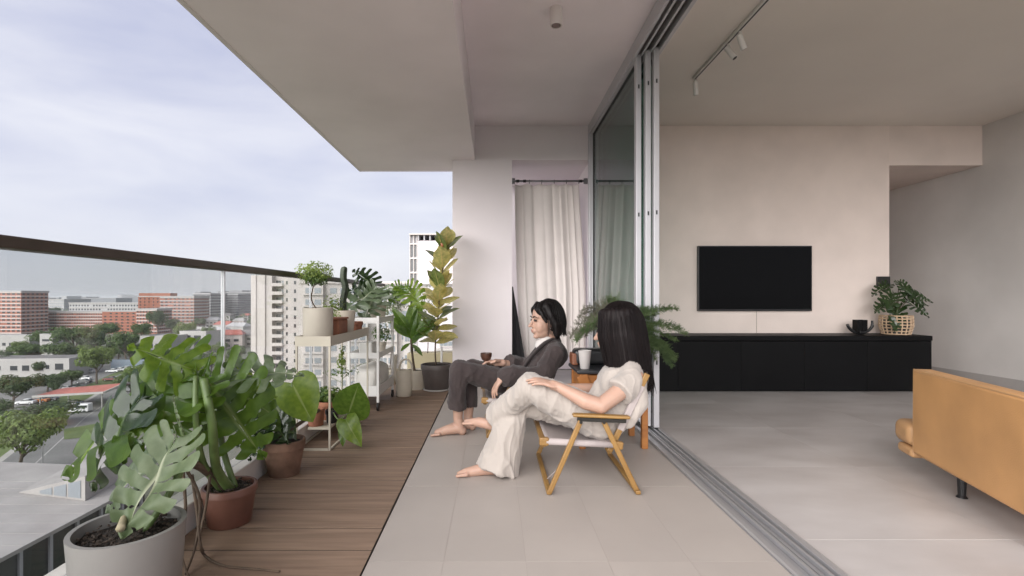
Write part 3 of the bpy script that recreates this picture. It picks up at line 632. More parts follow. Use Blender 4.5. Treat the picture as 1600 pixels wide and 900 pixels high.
def tree(label, base_px, crown_px, rx, ry, tone, name='tree', trunk=True):
    b_ = G(*base_px); d_ = b_.y; c_ = at(crown_px[0], crown_px[1], d_); k = d_ / F
    t = empty(name, b_); tag(t, label, 'tree' if name != 'bush' else 'bush', 'trees below the balcony' if name != 'bush' else 'bushes below the balcony')
    me, L = CROWN[tr_rnd.randrange(5)]
    S = Vector((rx * k * 1.02, rx * k * 1.02, max(ry * k * 1.75, .3))); co = c_ - b_
    link('crown', me, CG[tone], t, co, (0, 0, tr_rnd.uniform(0, 6.28)), S)
    if trunk:
        th = .035 * rx * k + .1; top = co + Vector((0, 0, -.15 * S.z)); tm = MB()
        tm.tube([(0, 0, -.1), (0, 0, .3), tuple(Vector((top.x * .5, 0, co.z * .5))), tuple(top)], [th * 1.5, th, th * .8, th * .45], 8).build('trunk', M_bark, t, smooth=True)
        for i in range(5):
            a = i * 1.3 + tr_rnd.uniform(0, 1); e = co + Vector((math.cos(a) * S.x * .55, math.sin(a) * S.y * .55, S.z * .1)); s0 = Vector((top.x * .4, 0, co.z * (.45 + .05 * i)))
            MB().tube([s0, s0.lerp(e, .5) + Vector((0, 0, -.05 * S.z)), e], [th * .55, th * .4, th * .15], 6).build('limb', M_bark, t, smooth=True)
tree('light green spreading tree standing in the car park', (151, 600), (151, 561), 29, 19, 2)
tree('dark umbrella shaped tree at the left edge above the parked cars', (19, 640), (24, 604), 37, 17, 1)
tree('low dark tree in front of the white two storey building', (74, 612), (76, 597), 25, 11, 1)
tree('small dark tree right of the white two storey building corner', (112, 604), (112, 588), 20, 10, 0)
tree('small dark round tree beside the parked white car', (86, 619), (86, 605), 9, 8, 1)
tree('broad green tree behind the white two storey building', (92, 572), (92, 547), 22, 13, 0)
tree('green tree left of the stair block', (45, 572), (40, 546), 26, 9, 0)
tree('tall tree in front of the long red block, left', (118, 562), (112, 524), 28, 16, 0)
tree('tall dark green tree in the middle of the tree belt', (150, 560), (150, 530), 24, 15, 1)
tree('wide green tree right of the light spreading tree', (198, 568), (192, 537), 24, 18, 0)
tree('green tree in the belt below the rust slab', (176, 548), (170, 517), 22, 12, 0)
tree('round dark tree in front of the tall red block', (247, 532), (246, 500), 17, 14, 1)
tree('green tree right of the wide tree', (222, 545), (220, 516), 18, 11, 0)
tree('light tree behind the bright white block', (287, 545), (288, 517), 17, 13, 2)
tree('dark tree at the foot of the tall red block', (268, 528), (268, 508), 12, 10, 1)
tree('green tree beside the railing post', (325, 548), (325, 524), 15, 13, 0)
tree('small tree right of the railing post among the houses', (345, 556), (345, 541), 13, 8, 0)
tree('small tree beside the white tower foot', (376, 562), (374, 548), 12, 9, 1)
tree('small tree left of the house cluster', (312, 520), (312, 504), 9, 8, 1)
tree('round bush at the street corner', (236, 572), (236, 556), 22, 12, 0, 'bush', False)
tree('light green tree nearest to the balcony on the left', (28, 748), (40, 678), 52, 34, 2)
tree('wide dark hedge tree behind the nearest light tree', (70, 668), (60, 645), 55, 15, 1, 'bush', False)
tree('small green hedge tree at the left picture edge', (-5, 668), (-8, 640), 30, 16, 1, 'bush', False)
tree('dark far tree clump left of the cream building', (60, 499), (52, 482), 18, 6, 1)
tree('second dark far tree clump left of the cream building', (85, 498), (80, 485), 14, 5, 1)
tree('tree before the left end of the long red block', (15, 548), (14, 532), 20, 9, 0)
tree('tree before the tall left red block', (70, 553), (68, 528), 22, 11, 0)
for px_, py_, rx_, tn, lb in [(212, 556, 16, 0, 'behind the wide green tree'), (185, 553, 17, 1, 'dark, inside the tree belt'), (132, 575, 17, 0, 'left behind the light spreading tree'), (64, 582, 15, 1, 'behind the left white roof'), (258, 560, 13, 0, 'behind the white hall corner'), (240, 540, 15, 0, 'left of the white hall'), (300, 562, 14, 1, 'in front of the bright white block'), (272, 575, 16, 0, 'above the topmost monstera leaf'), (330, 575, 18, 1, 'above the silver monstera leaf'), (358, 590, 18, 0, 'above the right monstera leaves'), (310, 600, 22, 0, 'hidden behind the monstera crown'), (380, 610, 20, 1, 'at the foot of the white tower'), (410, 640, 24, 0, 'below the white tower balconies'), (350, 650, 26, 1, 'behind the monstera stems'), (270, 640, 26, 0, 'left behind the monstera stems'), (440, 660, 26, 0, 'behind the terracotta pot'), (100, 560, 15, 2, 'pale, in front of the long red block'), (160, 566, 14, 2, 'pale, left of the hoarding'), (35, 565, 14, 0, 'by the low white building'), (5, 575, 16, 1, 'at the far left edge behind the white building')]:
    tree('tree ' + lb, (px_, py_ + rx_ * .55), (px_, py_ - rx_ * .55), rx_, rx_ * .62, tn)
ORD = 'first second third fourth fifth sixth seventh eighth ninth tenth eleventh twelfth thirteenth fourteenth fifteenth sixteenth'.split()
for x0, x1, y0, y1, n_, lab in ((100, 215, 532, 566, 15, 'tree from the left in the dense belt below the red blocks'), (-10, 60, 545, 572, 6, 'tree from the left in the clump by the low white building'), (225, 385, 552, 605, 16, 'tree from the left in the belt before the house cluster'), (200, 300, 585, 640, 8, 'tree from the left among those behind the monstera leaves')):
    for k in range(n_):
        px_ = x0 + (x1 - x0) * (k + tr_rnd.uniform(.15, .85)) / n_; py_ = tr_rnd.uniform(y0, y1); rx_ = tr_rnd.uniform(9, 15) * (py_ - 465) / 85
        tree(ORD[k] + ' ' + lab, (px_, py_ + rx_ * .5), (px_, py_ - rx_ * .55), rx_, rx_ * .62, tr_rnd.choice((0, 0, 1, 2)))
tb = MB(); r = random.Random(9)
for i in range(9000):
    y = r.uniform(480, 3200); x = y * r.uniform(-1.05, -.15); s = r.uniform(1.2, 3.2) * (1 + y / 2500); z = GZ + r.uniform(0, 7)
    n_ = Vector((r.uniform(-1, 1), r.uniform(-1, 0), r.uniform(.1, 1))).normalized(); e = n_.orthogonal().normalized(); f = n_.cross(e); p = Vector((x, y, z))
    tb.add([p - e * s, p + f * s, p + e * s, p - f * s], [(0, 1, 2, 3)])
o = tb.build('distant_woodland', CG[1]); tag(o, 'dark distant belt of tree tops between the far buildings', 'woodland', kind='stuff')
# ------------------------------------------------------------------ cars
def car_proto():
    t = empty('parked_car'); L = 4.3; W = 1.72
    prof = [(-2.15, .32), (-2.1, .72), (-1.95, .86), (-1.0, .93), (-.45, 1.40), (.75, 1.44), (1.35, 1.02), (2.0, .96), (2.14, .70), (2.15, .32)]
    lo = [p for p in prof if p[1] < 1.3]; lo = [(-2.15,.32),(-2.1,.72),(-1.95,.86),(-1.0,.93),(1.35,1.0),(2.0,.96),(2.14,.70),(2.15,.32)]
    def ext(poly, w0, w1):
        n = len(poly); zz = [p[1] for p in poly]; mx = max(zz); vs = [(x, -(w0 + (w1 - w0) * (z - min(zz)) / (mx - min(zz))), z) for x, z in poly] + [(x, (w0 + (w1 - w0) * (z - min(zz)) / (mx - min(zz))), z) for x, z in poly]
        return MB().add(vs, [tuple(range(n)), tuple(range(2*n-1, n-1, -1))] + [(i, n + i, n + (i+1) % n, (i+1) % n) for i in range(n)])
    ext(lo, W/2, W/2 - .06).build('body', None, t, bevel=.06)
    ext([(-1.05, .93), (-.42, 1.38), (.78, 1.40), (1.38, 1.0)], W/2 - .10, W/2 - .24).build('window_band', M_win, t)
    ext([(-.40, 1.385), (-.30, 1.45), (.70, 1.46), (.80, 1.40)], W/2 - .23, W/2 - .27).build('roof', None, t)
    for x in (-1.35, 1.3):
        for y in (-.80, .80):
            w = MB().tube([(x, y - .1, .32), (x, y + .1, .32)], .32, 16).build('wheel', M_gasket, t); MB().tube([(x, y - .11, .32), (x, y + .11, .32)], .18, 12).build('rim', M_alu, w)
    for y in (-.6, .6): MB().box(-2.17, -2.09, y - .2, y + .2, .62, .74).build('headlight', M_wht, t); MB().box(2.09, 2.17, y - .2, y + .2, .68, .80).build('tail_light', M_roofr, t)
    return t
PAINT = {n: mat('car_paint_' + n, c, .3, coat=.3) for n, c in (('white', (.7, .7, .7)), ('silver', (.36, .37, .38)), ('black', (.03, .03, .035)), ('red', (.25, .03, .03)), ('orange', (.5, .16, .03)), ('blue', (.05, .1, .3)), ('grey', (.13, .13, .14)), ('green', (.06, .09, .06)))}
proto = car_proto(); first = True
for px_, py_, c, yaw, lab in [(41, 632, 'white', 10, 'white car parked left of the orange car by the dark tree'), (62, 629, 'orange', 10, 'orange car parked under the dark tree'), (76, 627, 'grey', 12, 'grey car right of the orange car'), (114, 634, 'blue', 12, 'blue car beside the red canopy'),
    (128, 574, 'grey', 5, 'grey car behind the light spreading tree'), (138, 583, 'silver', 5, 'silver car left of the light tree crown'), (132, 594, 'white', 5, 'white car left of the light tree trunk'), (131, 599, 'black', 5, 'black car next to the white one left of the trunk'),
    (173, 595, 'red', 8, 'dark red car right of the light tree trunk'), (188, 592, 'silver', 8, 'silver car right of the dark red car'), (176, 582, 'white', 8, 'left white car of the row by the blue grey hoarding'), (187, 580, 'white', 8, 'middle white car of the row by the hoarding'), (197, 578, 'white', 8, 'right white car of the row by the hoarding'),
    (104, 610, 'white', 5, 'white car behind the red canopy roof'), (117, 608, 'green', 5, 'dark green car behind the red canopy roof'), (212, 600, 'silver', 5, 'silver car beside the monstera tip'), (205, 612, 'grey', 5, 'grey car nearest the monstera')]:
    o = proto if first else copy_tree(proto); first = False
    o.location = G(px_, py_) + Vector((0, 0, .05)); o.rotation_euler = (0, 0, R(yaw)); tag(o, lab, 'car', 'cars in the car park')
    for ch_ in o.children:
        if ch_.name.split('.')[0] in ('body', 'roof'):
            if not ch_.data.materials: ch_.data.materials.append(PAINT['white'])
            ch_.material_slots[0].link = 'OBJECT'; ch_.material_slots[0].material = PAINT[c]
mv = empty('minibus', G(122, 645) + Vector((0, 0, .06)), R(10)); tag(mv, 'white minibus driving past the red canopy', 'minibus')
MB().prism([(-2.7, -.95), (2.7, -.95), (2.7, .95), (-2.7, .95)], .35, 2.2).build('body', PAINT['white'], mv, bevel=.15)
MB().box(-2.3, 2.45, -.97, .97, 1.3, 1.85).build('window_band', M_win, mv)
for x in (-1.8, 1.8):
    for y in (-.85, .85): MB().tube([(x, y - .12, .36), (x, y + .12, .36)], .36, 16).build('wheel', M_gasket, mv)
p = G(200, 578); hd_ = MB().box(p.x - 9, p.x + 6, p.y + 3, p.y + 3.3, GZ, GZ + 3.6).build('hoarding', mat('blue_grey_sheet', (.20, .24, .29), .6, var=.05)); tag(hd_, 'blue grey hoarding behind the row of white cars', 'hoarding')
for i, (px_, py_, nm) in enumerate(((67, 735, 'near the white roof'), (243, 590, 'behind the monstera'))):
    p = G(px_, py_); t = empty('street_lamp', p); tag(t, 'slim grey street lamp ' + nm, 'street lamp', 'street lamps')
    MB().tube([(0, 0, 0), (0, 0, 6.5), (.3, 0, 6.9), (1.2, 0, 7.0)], [.09, .06, .05, .04], 8).build('pole', M_alu, t); MB().box(1.0, 1.7, -.12, .12, 6.92, 7.04).build('lamp_head', M_alu, t)
# ================================================================== plants
def monstera_leaf(seed, slits=6, droop=.28, fold=.12, cut=.70, holes=True, wave=.03, g0=.26, g1=.46):
    r = random.Random(seed); C = [Vector(p) for p in ((.015, .0, 0), (.16, -.17, 0), (.36, -.14, 0), (.50, .08, 0), (.50, .36, 0), (.39, .64, 0), (.20, .87, 0), (.0, 1.03, 0))]
    S = spline(C, 16); n = len(S) - 1; mb = MB(); mb.uv = []
    def marg(t):
        q = max(0, min(1, t)) * n; i = min(int(q), n - 1); return S[i].lerp(S[i+1], q - i)
    ed = [0] + [.16 + (.92 - .16) * (i + .5 * 0) / (slits) + r.uniform(-.018, .018) for i in range(slits + 1)][:slits + 1] + [1]
    for side in (-1, 1):
        rr = random.Random(seed * 7 + side)
        for k in range(len(ed) - 1):
            t0, t1 = ed[k], ed[k + 1]; nc, ns = 8, 14; tc = (t0 + t1) / 2; s0 = 1 - cut * rr.uniform(.75, 1.1); gp = rr.uniform(g0, g1); hole = holes and rr.random() < .6; base = len(mb.v); vs = []
            tip = k == len(ed) - 2; ri = rr.uniform(-wave, wave)
            for j in range(ns + 1):
                s = j / ns
                g = gp * min(1, (s - s0) / .12) * (.75 + .5 * s) if s > s0 else (gp * .8 * math.sin((s - .10) / max(.05, s0 - .16) * math.pi) if hole and .10 < s < s0 - .06 else 0)
                if k == 0 and False: g = 0
                for i in range(nc + 1):
                    u = i / nc; a = t0 if not (k == 0 and u < .5) else t0; e = (u - .5) * 2
                    gl = 0 if (k == 0 and e < 0) else (0 if tip and e > 0 else g)
                    t = tc + (t1 - t0) / 2 * e * (1 - gl); se = s * (1 - (.07 if s > s0 else 0) * abs(e) ** 3)
                    m = Vector((0, .97 * max(0, t) ** 1.25, 0)); p = m.lerp(marg(t), se); x = p.x * side; y = p.y
                    z = fold * abs(x) - .55 * droop * (x * x) * 2 - droop * max(0, y) ** 2 + ri * s + wave * math.sin(9 * t + 5 * s + side)
                    vs.append((x, y, z)); mb.uv.append((se, t))
            fs = []
            for j in range(ns):
                for i in range(nc):
                    q = (j*(nc+1)+i, j*(nc+1)+i+1, (j+1)*(nc+1)+i+1, (j+1)*(nc+1)+i); fs.append(q if side > 0 else q[::-1])
            mb.add(vs, fs)
    return mb.mesh('leaf', True)
def simple_leaf(seed, w=.34, base=0.0, droop=.25, fold=.15, tipk=1.0, heart=False, wave=.01):
    r = random.Random(seed); mb = MB(); mb.uv = []; nt_, ns = 18, 5
    C = [Vector(p) for p in (((.01, 0, 0), (w * .5, -.16, 0), (w * .98, .02, 0), (w, .32, 0), (w * .7, .66, 0), (w * .25, .92, 0), (0, 1.02, 0)) if heart else ((.012, 0, 0), (w * .45, .14, 0), (w * .9, .36, 0), (w, .55, 0), (w * .78, .76, 0), (w * .3, .94, 0), (0, 1.02, 0)))]
    S = spline(C, 3); n = len(S) - 1
    for side in (-1, 1):
        vs = []; fs = []
        for i in range(n + 1):
            t = i / n; m = Vector((0, .98 * t ** (1.15 if heart else 1), 0))
            for j in range(ns + 1):
                s = j / ns; p = m.lerp(S[i], s); x = p.x * side; vs.append((x, p.y, fold * abs(x) - droop * max(0, p.y) ** 2 - .5 * x * x + wave * math.sin(12 * t + side + seed) * s)); mb.uv.append((s, t))
        for i in range(n):
            for j in range(ns):
                q = (i*(ns+1)+j, (i+1)*(ns+1)+j, (i+1)*(ns+1)+j+1, i*(ns+1)+j+1); fs.append(q[::-1] if side > 0 else q)
        mb.add(vs, fs)
    return mb.mesh('leaf', True)
MON = [monstera_leaf(i + 1, 5 + i % 3, (.08, .20, .13, .26)[i % 4], (.10, .16, .06, .2)[i % 4]) for i in range(6)]
MONP = monstera_leaf(31, 6, .06, .12, .6, True, .035, .12, .34); MONQ = monstera_leaf(32, 6, .25, .2, .6, True, .03, .12, .28)
HEART = [simple_leaf(3, .44, droop=.12, fold=.1, heart=True, wave=.015), simple_leaf(4, .4, droop=.35, fold=.2, heart=True, wave=.02)]
OVAL = [simple_leaf(5, .26, droop=.15, fold=.25), simple_leaf(6, .24, droop=.35, fold=.2), simple_leaf(7, .28, droop=.02, fold=.3)]
LANCE = [simple_leaf(8, .13, droop=.4, fold=.3), simple_leaf(9, .15, droop=.15, fold=.35)]
RIB = (.20, .26, .09)
L_mon = leafmat('monstera_green', (.105, .185, .028), (.062, .12, .018), .27, .58, RIB)
L_brt = leafmat('monstera_bright', (.18, .27, .035), (.115, .195, .022), .28, .6, (.26, .33, .11))
L_drk = leafmat('monstera_dark', (.024, .046, .013), (.012, .026, .008), .22, .15, (.09, .13, .05))
L_pal = leafmat('monstera_pale', (.125, .16, .082), (.08, .115, .05), .5, .25, (.36, .38, .26))
L_slv = leafmat('monstera_silver', (.15, .185, .12), (.075, .115, .05), .3, .3, (.3, .33, .22))
L_rub = leafmat('variegated_rubber', (.56, .49, .20), (.32, .32, .11), .4, .4, (.55, .42, .18))
L_rubg = leafmat('rubber_green', (.17, .21, .06), (.08, .11, .03), .35, .3, (.4, .36, .14))
L_herb = leafmat('herb_green', (.12, .19, .05), (.06, .11, .025), .5, .4)
L_herbl = leafmat('herb_light', (.24, .31, .08), (.14, .2, .05), .5, .5)
L_fern = leafmat('fern_green', (.10, .155, .06), (.045, .08, .03), .6, .3)
M_stem = mat('green_stem', (.10, .15, .045), .45, var=.2, vscale=20)
M_stemb = mat('brown_stem', (.09, .06, .04), .8, var=.3, vscale=20, bump=.4)
M_soil = mat('potting_soil', (.022, .016, .012), .98, var=.5, vscale=70, bump=1.0, bscale=110)
M_terra = mat('terracotta', (.33, .135, .075), .8, c2=(.22, .085, .05), vscale=9, bump=.15)
M_terrao = mat('old_terracotta', (.27, .155, .105), .9, c2=(.10, .055, .035), vscale=7, vdetail=7, bump=.3)
M_brown = mat('brown_plastic_pot', (.145, .062, .042), .5, var=.15, vscale=10)
M_gpot = mat('grey_white_pot', (.235, .225, .213), .55, var=.05, vscale=6, bump=.06)
M_cream = mat('cream_pot', (.58, .52, .43), .6, var=.06, vscale=8, bump=.05)
M_beige = mat('beige_pot', (.50, .45, .38), .6, var=.05, vscale=8)
M_dkpot = mat('dark_brown_pot', (.075, .06, .056), .55, var=.15, vscale=10)
M_stand = mat('beige_metal_stand', (.50, .45, .37), .5, var=.04)

def place_leaf(par, me, m, base, tip, normal, k=1.0, name='leaf', ws=1.0):
    base = Vector(base); d = Vector(tip) - base; L = d.length * k; d.normalize(); n = Vector(normal); n = (n - d * n.dot(d)).normalized(); x = d.cross(n)
    Mx = Matrix((x, d, n)).transposed().to_4x4(); Mx = Matrix.Translation(base) @ Mx @ Matrix.Diagonal((L * ws, L, L, 1))
    o = link(name, me, m, par); o.matrix_parent_inverse = Matrix.Translation(par.location).inverted(); o.matrix_basis = Mx; return o
def stalk(par, pts, r0, r1, m=M_stem, name='stem', seg=8):
    S = spline(pts, 6); n = len(S); return P(MB().tube(S, [r0 + (r1 - r0) * i / (n - 1) for i in range(n)], seg), name, m, par, smooth=True)
def pot(par, x, y, z, rt, rb, h, m, rim=.012, rimh=.03, soil=.02, seg=36, sx=1, sy=1, name='pot'):
    pr = [(rb * .96, 0), (rb, .006), (rt - rim * .5, h - rimh)] + ([(rt, h - rimh + .001), (rt, h - .004), (rt - .003, h)] if rim > 0 else [(rt, h)]) + [(rt - .014, h), (rt - .016, h - soil - .02)]
    o = P(MB().lathe(pr, seg, (x, y, z), sx, sy), name, m, par); autosmooth(o, 40)
    r2 = rt - .0165; so = MB(); rg = random.Random(int(x * 1000)); vs = [(x, y, z + h - soil + .01)]; fs = []
    for j in range(1, 7):
        for k in range(24):
            a = k / 24 * 6.2832; vs.append((x + r2 * sx * j / 6 * math.cos(a), y + r2 * sy * j / 6 * math.sin(a), z + h - soil + .012 * (1 - j / 6) + rg.uniform(-.006, .006)))
    for k in range(24):
        fs.append((0, 1 + k, 1 + (k + 1) % 24))
        for j in range(5): fs.append((1 + j*24 + k, 1 + (j+1)*24 + k, 1 + (j+1)*24 + (k+1) % 24, 1 + j*24 + (k+1) % 24))
    s_ = P(so.add(vs, fs), 'soil', M_soil, par); return o
def crumbs(par, x, y, z, r, n, seed, m=None):
    rg = random.Random(seed); mb = MB()
    for i in range(n):
        a = rg.uniform(0, 6.28); q = r * math.sqrt(rg.random()); s = rg.uniform(.003, .009); mb.obox((x + q * math.cos(a), y + q * math.sin(a), z + rg.uniform(-.002, .01)), (s * rg.uniform(.6, 2.2), s, s * .6), Matrix.Rotation(rg.uniform(0, 3), 3, 'Z') @ Matrix.Rotation(rg.uniform(-.6, .6), 3, 'X'))
    o = P(mb, 'bark_chips', m or mat('bark_chips', (.05, .036, .027), .95, var=.6, vscale=60), par); o['kind'] = 'stuff'
def cloud_leaves(par, c, rad, n, size, m, seed, me=None, name='foliage'):
    rg = random.Random(seed); mb = MB(); c = Vector(c)
    for i in range(n):
        u = Vector((rg.gauss(0, 1), rg.gauss(0, 1), rg.gauss(0, 1))).normalized() * rg.random() ** .4
        p = c + Vector((u.x * rad[0], u.y * rad[1], u.z * rad[2])); nn = (u + Vector((rg.uniform(-.7, .7), rg.uniform(-.7, .7), rg.uniform(0, 1)))).normalized(); e = nn.orthogonal().normalized(); f = nn.cross(e); a = rg.uniform(0, 6.28)
        e, f = e * math.cos(a) + f * math.sin(a), f * math.cos(a) - e * math.sin(a); s = size * rg.uniform(.6, 1.3)
        mb.add([p - e * s, p - e * s * .1 + f * s * .45, p + e * s, p - e * s * .1 - f * s * .45], [(0, 1, 2, 3)])
    o = P(mb, name, m, par); o['kind'] = 'stuff'; return o

# --- front monstera in the pale pot
ma = empty('potted_monstera', (-1.105, 1.51, .012)); tag(ma, 'pale leaved monstera in the large round grey white pot nearest the camera', 'potted plant')
pot(ma, -1.105, 1.51, .012, .150, .130, .30, M_gpot, rim=0, rimh=.0, soil=.035); crumbs(ma, -1.105, 1.51, .285, .125, 220, 4)
lp = [((276, 688, 1.58), (186, 838, 1.42), (-.25, -.9, .3), L_pal, 0, 1.0), ((262, 700, 1.68), (140, 790, 1.56), (-.5, -.55, .55), L_slv, 1, .95), ((283, 668, 1.66), (262, 615, 1.66), (-.8, -.6, .1), L_pal, 2, .9)]
for b_, t_, n_, m_, v, k in lp:
    B = at(*b_); place_leaf(ma, (MONP, MONQ, MON[2])[v], m_, B, at(*t_), n_, k, ws=1.0 if v != 2 else .45)
    stalk(ma, [(-1.08, 1.53, .27), Vector((-1.05, 1.56, .27)).lerp(B, .5) + Vector((.03, .02, .03)), B], .010, .006)
stalk(ma, [at(188, 826, 1.42), at(196, 800, 1.5)], .012, .007, mat('cut_stub', (.3, .26, .17), .7), 'stub')

# --- main monstera in the brown pot
mbp = empty('potted_monstera', (-1.165, 2.2, .012)); tag(mbp, 'big sprawling green monstera with aerial roots in the reddish brown plastic pot', 'potted plant')
pot(mbp, -1.165, 2.2, .012, .112, .088, .165, M_brown, soil=.02); crumbs(mbp, -1.165, 2.2, .167, .085, 90, 6)
stalk(mbp, [(-1.15, 2.18, .16), at(338, 730, 2.08), at(331, 660, 1.98), at(318, 592, 2.0)], .021, .016, M_stem); stalk(mbp, [(-1.18, 2.17, .16), at(318, 725, 2.04), at(306, 655, 1.95), at(306, 588, 2.0)], .016, .010, M_stem)
stalk(mbp, [(-1.17, 2.18, .16), at(318, 732, 2.05), at(290, 726, 1.95), at(268, 742, 1.9)], .02, .013, M_stemb, 'rhizome'); stalk(mbp, [(-1.14, 2.2, .16), at(346, 690, 2.2), at(352, 640, 2.22), at(350, 590, 2.22)], .014, .008)
LV = [((306, 580, 2.12), (205, 540, 2.02), (.05, -.8, .6), L_brt, 0), ((302, 590, 2.10), (70, 715, 1.98), (-.25, -.6, .75), L_mon, 1), ((222, 622, 2.0), (108, 755, 1.9), (-.45, -.8, .3), L_drk, 3), ((306, 592, 2.10), (180, 712, 1.86), (-.05, -.85, .55), L_mon, 2),
      ((362, 585, 2.2), (470, 580, 2.28), (.1, -.45, .9), L_slv, 4), ((320, 588, 2.14), (405, 712, 2.12), (.2, -.9, .35), L_mon, 5), ((350, 598, 2.22), (432, 650, 2.3), (.25, -.7, .6), L_mon, 0),
      ((365, 600, 2.3), (436, 612, 2.45), (.3, -.6, .7), L_brt, 5)]
for i, (b_, t_, n_, m_, v) in enumerate(LV):
    B = at(*b_); place_leaf(mbp, MON[v], m_, B, at(*t_), n_, 1.03)
    s0 = at(322 if b_[0] < 330 else 340, 690 - 6 * i, 2.14); stalk(mbp, [s0, s0.lerp(B, .55) + Vector((0, 0, .03)), B], .008, .005)
for pts in ([at(300, 742, 2.0), at(308, 800, 1.93), at(313, 850, 1.88), G(322, 870, .02), G(350, 884, .02), G(395, 889, .02), G(437, 893, .02)], [at(292, 735, 1.95), at(312, 780, 1.93), at(306, 850, 1.88), G(290, 897, .02)], [at(286, 738, 1.93), at(290, 800, 1.85), at(283, 860, 1.82), G(296, 905, .02)], [at(330, 730, 2.1), at(322, 790, 2.0), at(312, 840, 1.92), G(318, 862, .02)]):
    stalk(mbp, pts, .0065, .0035, M_stemb, 'aerial_root')

# --- terracotta pot with heart leaf
mc = empty('potted_philodendron', (-1.178, 2.8, .012)); tag(mc, 'heart leaved philodendron in a weathered terracotta pot on the deck', 'potted plant')
pot(mc, -1.178, 2.8, .012, .113, .082, .195, M_terrao, rim=.012, rimh=.045); crumbs(mc, -1.178, 2.8, .185, .085, 60, 8)
stalk(mc, [(-1.18, 2.8, .18), at(455, 672, 2.8), at(478, 655, 2.82), at(500, 640, 2.85)], .013, .009, M_stemb)
for b_, t_, n_, m_, me, ws in [((456, 598, 2.8), (484, 655, 2.74), (.1, -.97, .1), L_brt, HEART[0], 1.15), ((415, 612, 2.85), (455, 668, 2.72), (.4, -.8, .3), L_slv, HEART[1], .7), ((402, 652, 2.75), (366, 690, 2.65), (-.3, -.8, .5), L_drk, MON[3], 1.0), ((410, 660, 2.75), (385, 712, 2.62), (-.2, -.9, .3), L_drk, MON[1], 1.0), ((420, 650, 2.78), (450, 690, 2.7), (.1, -.7, .6), L_drk, MON[0], 1), ((398, 640, 2.8), (430, 660, 2.7), (0, -.6, .8), L_mon, HEART[1], 1)]:
    B = at(*b_); place_leaf(mc, me, m_, B, at(*t_), n_, 1.05, ws=ws); s0 = at(462, 676, 2.8); stalk(mc, [s0, s0.lerp(B, .5) + Vector((0, -.02, -.02)), B], .006, .004)

# --- plant stand
X0, X1, Y0, Y1 = -1.285, -1.055, 3.22, 4.2
ps = empty('plant_stand', (-1.17, 3.7, .012)); tag(ps, 'beige metal plant stand, a tray on thin legs by the railing', 'plant stand')
zt = .75
for bx in ((X0, X1, Y0, Y0 + .004), (X0, X1, Y1 - .004, Y1), (X0, X0 + .004, Y0 + .0045, Y1 - .0045), (X1 - .004, X1, Y0 + .0045, Y1 - .0045)): P(MB().box(*bx, zt - .065, zt), 'tray_side', M_stand, ps)
P(MB().box(X0 + .005, X1 - .005, Y0 + .005, Y1 - .005, zt - .06, zt - .055), 'tray_base', M_stand, ps)
for x in (X0 + .008, X1 - .008):
    for y in (Y0 + .008, Y1 - .008): P(MB().box(x - .006, x + .006, y - .006, y + .006, .012, zt - .066), 'leg', M_stand, ps)
for a, b in (((X0, Y0), (X1, Y0)), ((X0, Y1 - .012), (X1, Y1 - .012))): P(MB().box(a[0] + .015, b[0] - .015, a[1], a[1] + .012, .012, .024), 'floor_bar', M_stand, ps)
for x in (X0 + .002, X1 - .014): P(MB().box(x, x + .012, Y0 + .015, Y1 - .015, .012, .024), 'floor_bar', M_stand, ps)
P(MB().box(X0 + .016, X1 - .07, Y0 + .18, Y1 - .02, .10, .115), 'lower_shelf', M_stand, ps)
zb = zt - .054
def ppot(name, label, x, y, z, rt, rb, h, m, **k):
    t = empty(name, (x, y, z)); tag(t, label, 'potted plant'); pot(t, x, y, z, rt, rb, h, m, **k); return t
p1 = ppot('potted_tree_fern', 'feathery umbrella crowned plant in a beige cylinder pot on the stand', -1.185, 3.36, zb, .098, .096, .235, M_beige, rim=0, rimh=0)
tp = at(494, 436, 3.36); stalk(p1, [(-1.19, 3.36, zb + .22), at(486, 465, 3.36), tp], .005, .003, M_stemb)
for i in range(9):
    a = i * .7; e = tp + Vector((math.cos(a) * .11, math.sin(a) * .1, .03 - .05 * (i % 3) + .03)); stalk(p1, [tp, tp.lerp(e, .5) + Vector((0, 0, .04)), e], .0022, .001, M_stem, 'twig', 5)
cloud_leaves(p1, tp + Vector((-.01, 0, .05)), (.135, .11, .075), 900, .011, L_herbl, 21)
cloud_leaves(p1, tp + Vector((-.0, 0, .0)), (.09, .09, .05), 450, .012, L_herb, 22)
p2 = empty('planter_box', (-1.16, 3.66, zb)); tag(p2, 'rectangular terracotta planter on the stand behind the beige cylinder', 'planter')
P(MB().box(-1.24, -1.09, 3.50, 3.72, zb, zb + .145), 'trough', M_terra, p2, bevel=.006); P(MB().box(-1.246, -1.084, 3.494, 3.726, zb + .146, zb + .160), 'rim', M_terra, p2, bevel=.004)
p2b = ppot('potted_herb', 'bushy light green herb at the railing behind the planter', -1.22, 3.78, zb, .045, .036, .09, M_beige)
cloud_leaves(p2b, (-1.23, 3.82, .90), (.10, .09, .13), 420, .013, L_herbl, 23)
p3 = ppot('potted_cactus', 'tall ribbed dark cactus in a pale tapered pot', -1.155, 3.86, zb, .082, .062, .205, M_cream, rim=0, rimh=0)
cs = spline([(-1.165, 3.86, zb + .19), (-1.168, 3.86, zb + .28), (-1.150, 3.86, zb + .38), (-1.165, 3.86, zb + .46), (-1.158, 3.86, zb + .545)], 8)
cm = MB(); sg = 20; vs = []; fs = []
for i, p in enumerate(cs):
    v = i / (len(cs) - 1); rr = .027 * (1 if v < .9 else math.sqrt(max(.02, 1 - ((v - .9) / .1) ** 2)))
    for k in range(sg): a = k / sg * 6.2832; q = rr * (1.0 if k % 4 == 0 else (.72 if k % 4 == 2 else .88)); vs.append((p.x + q * math.cos(a), p.y + q * math.sin(a), p.z))
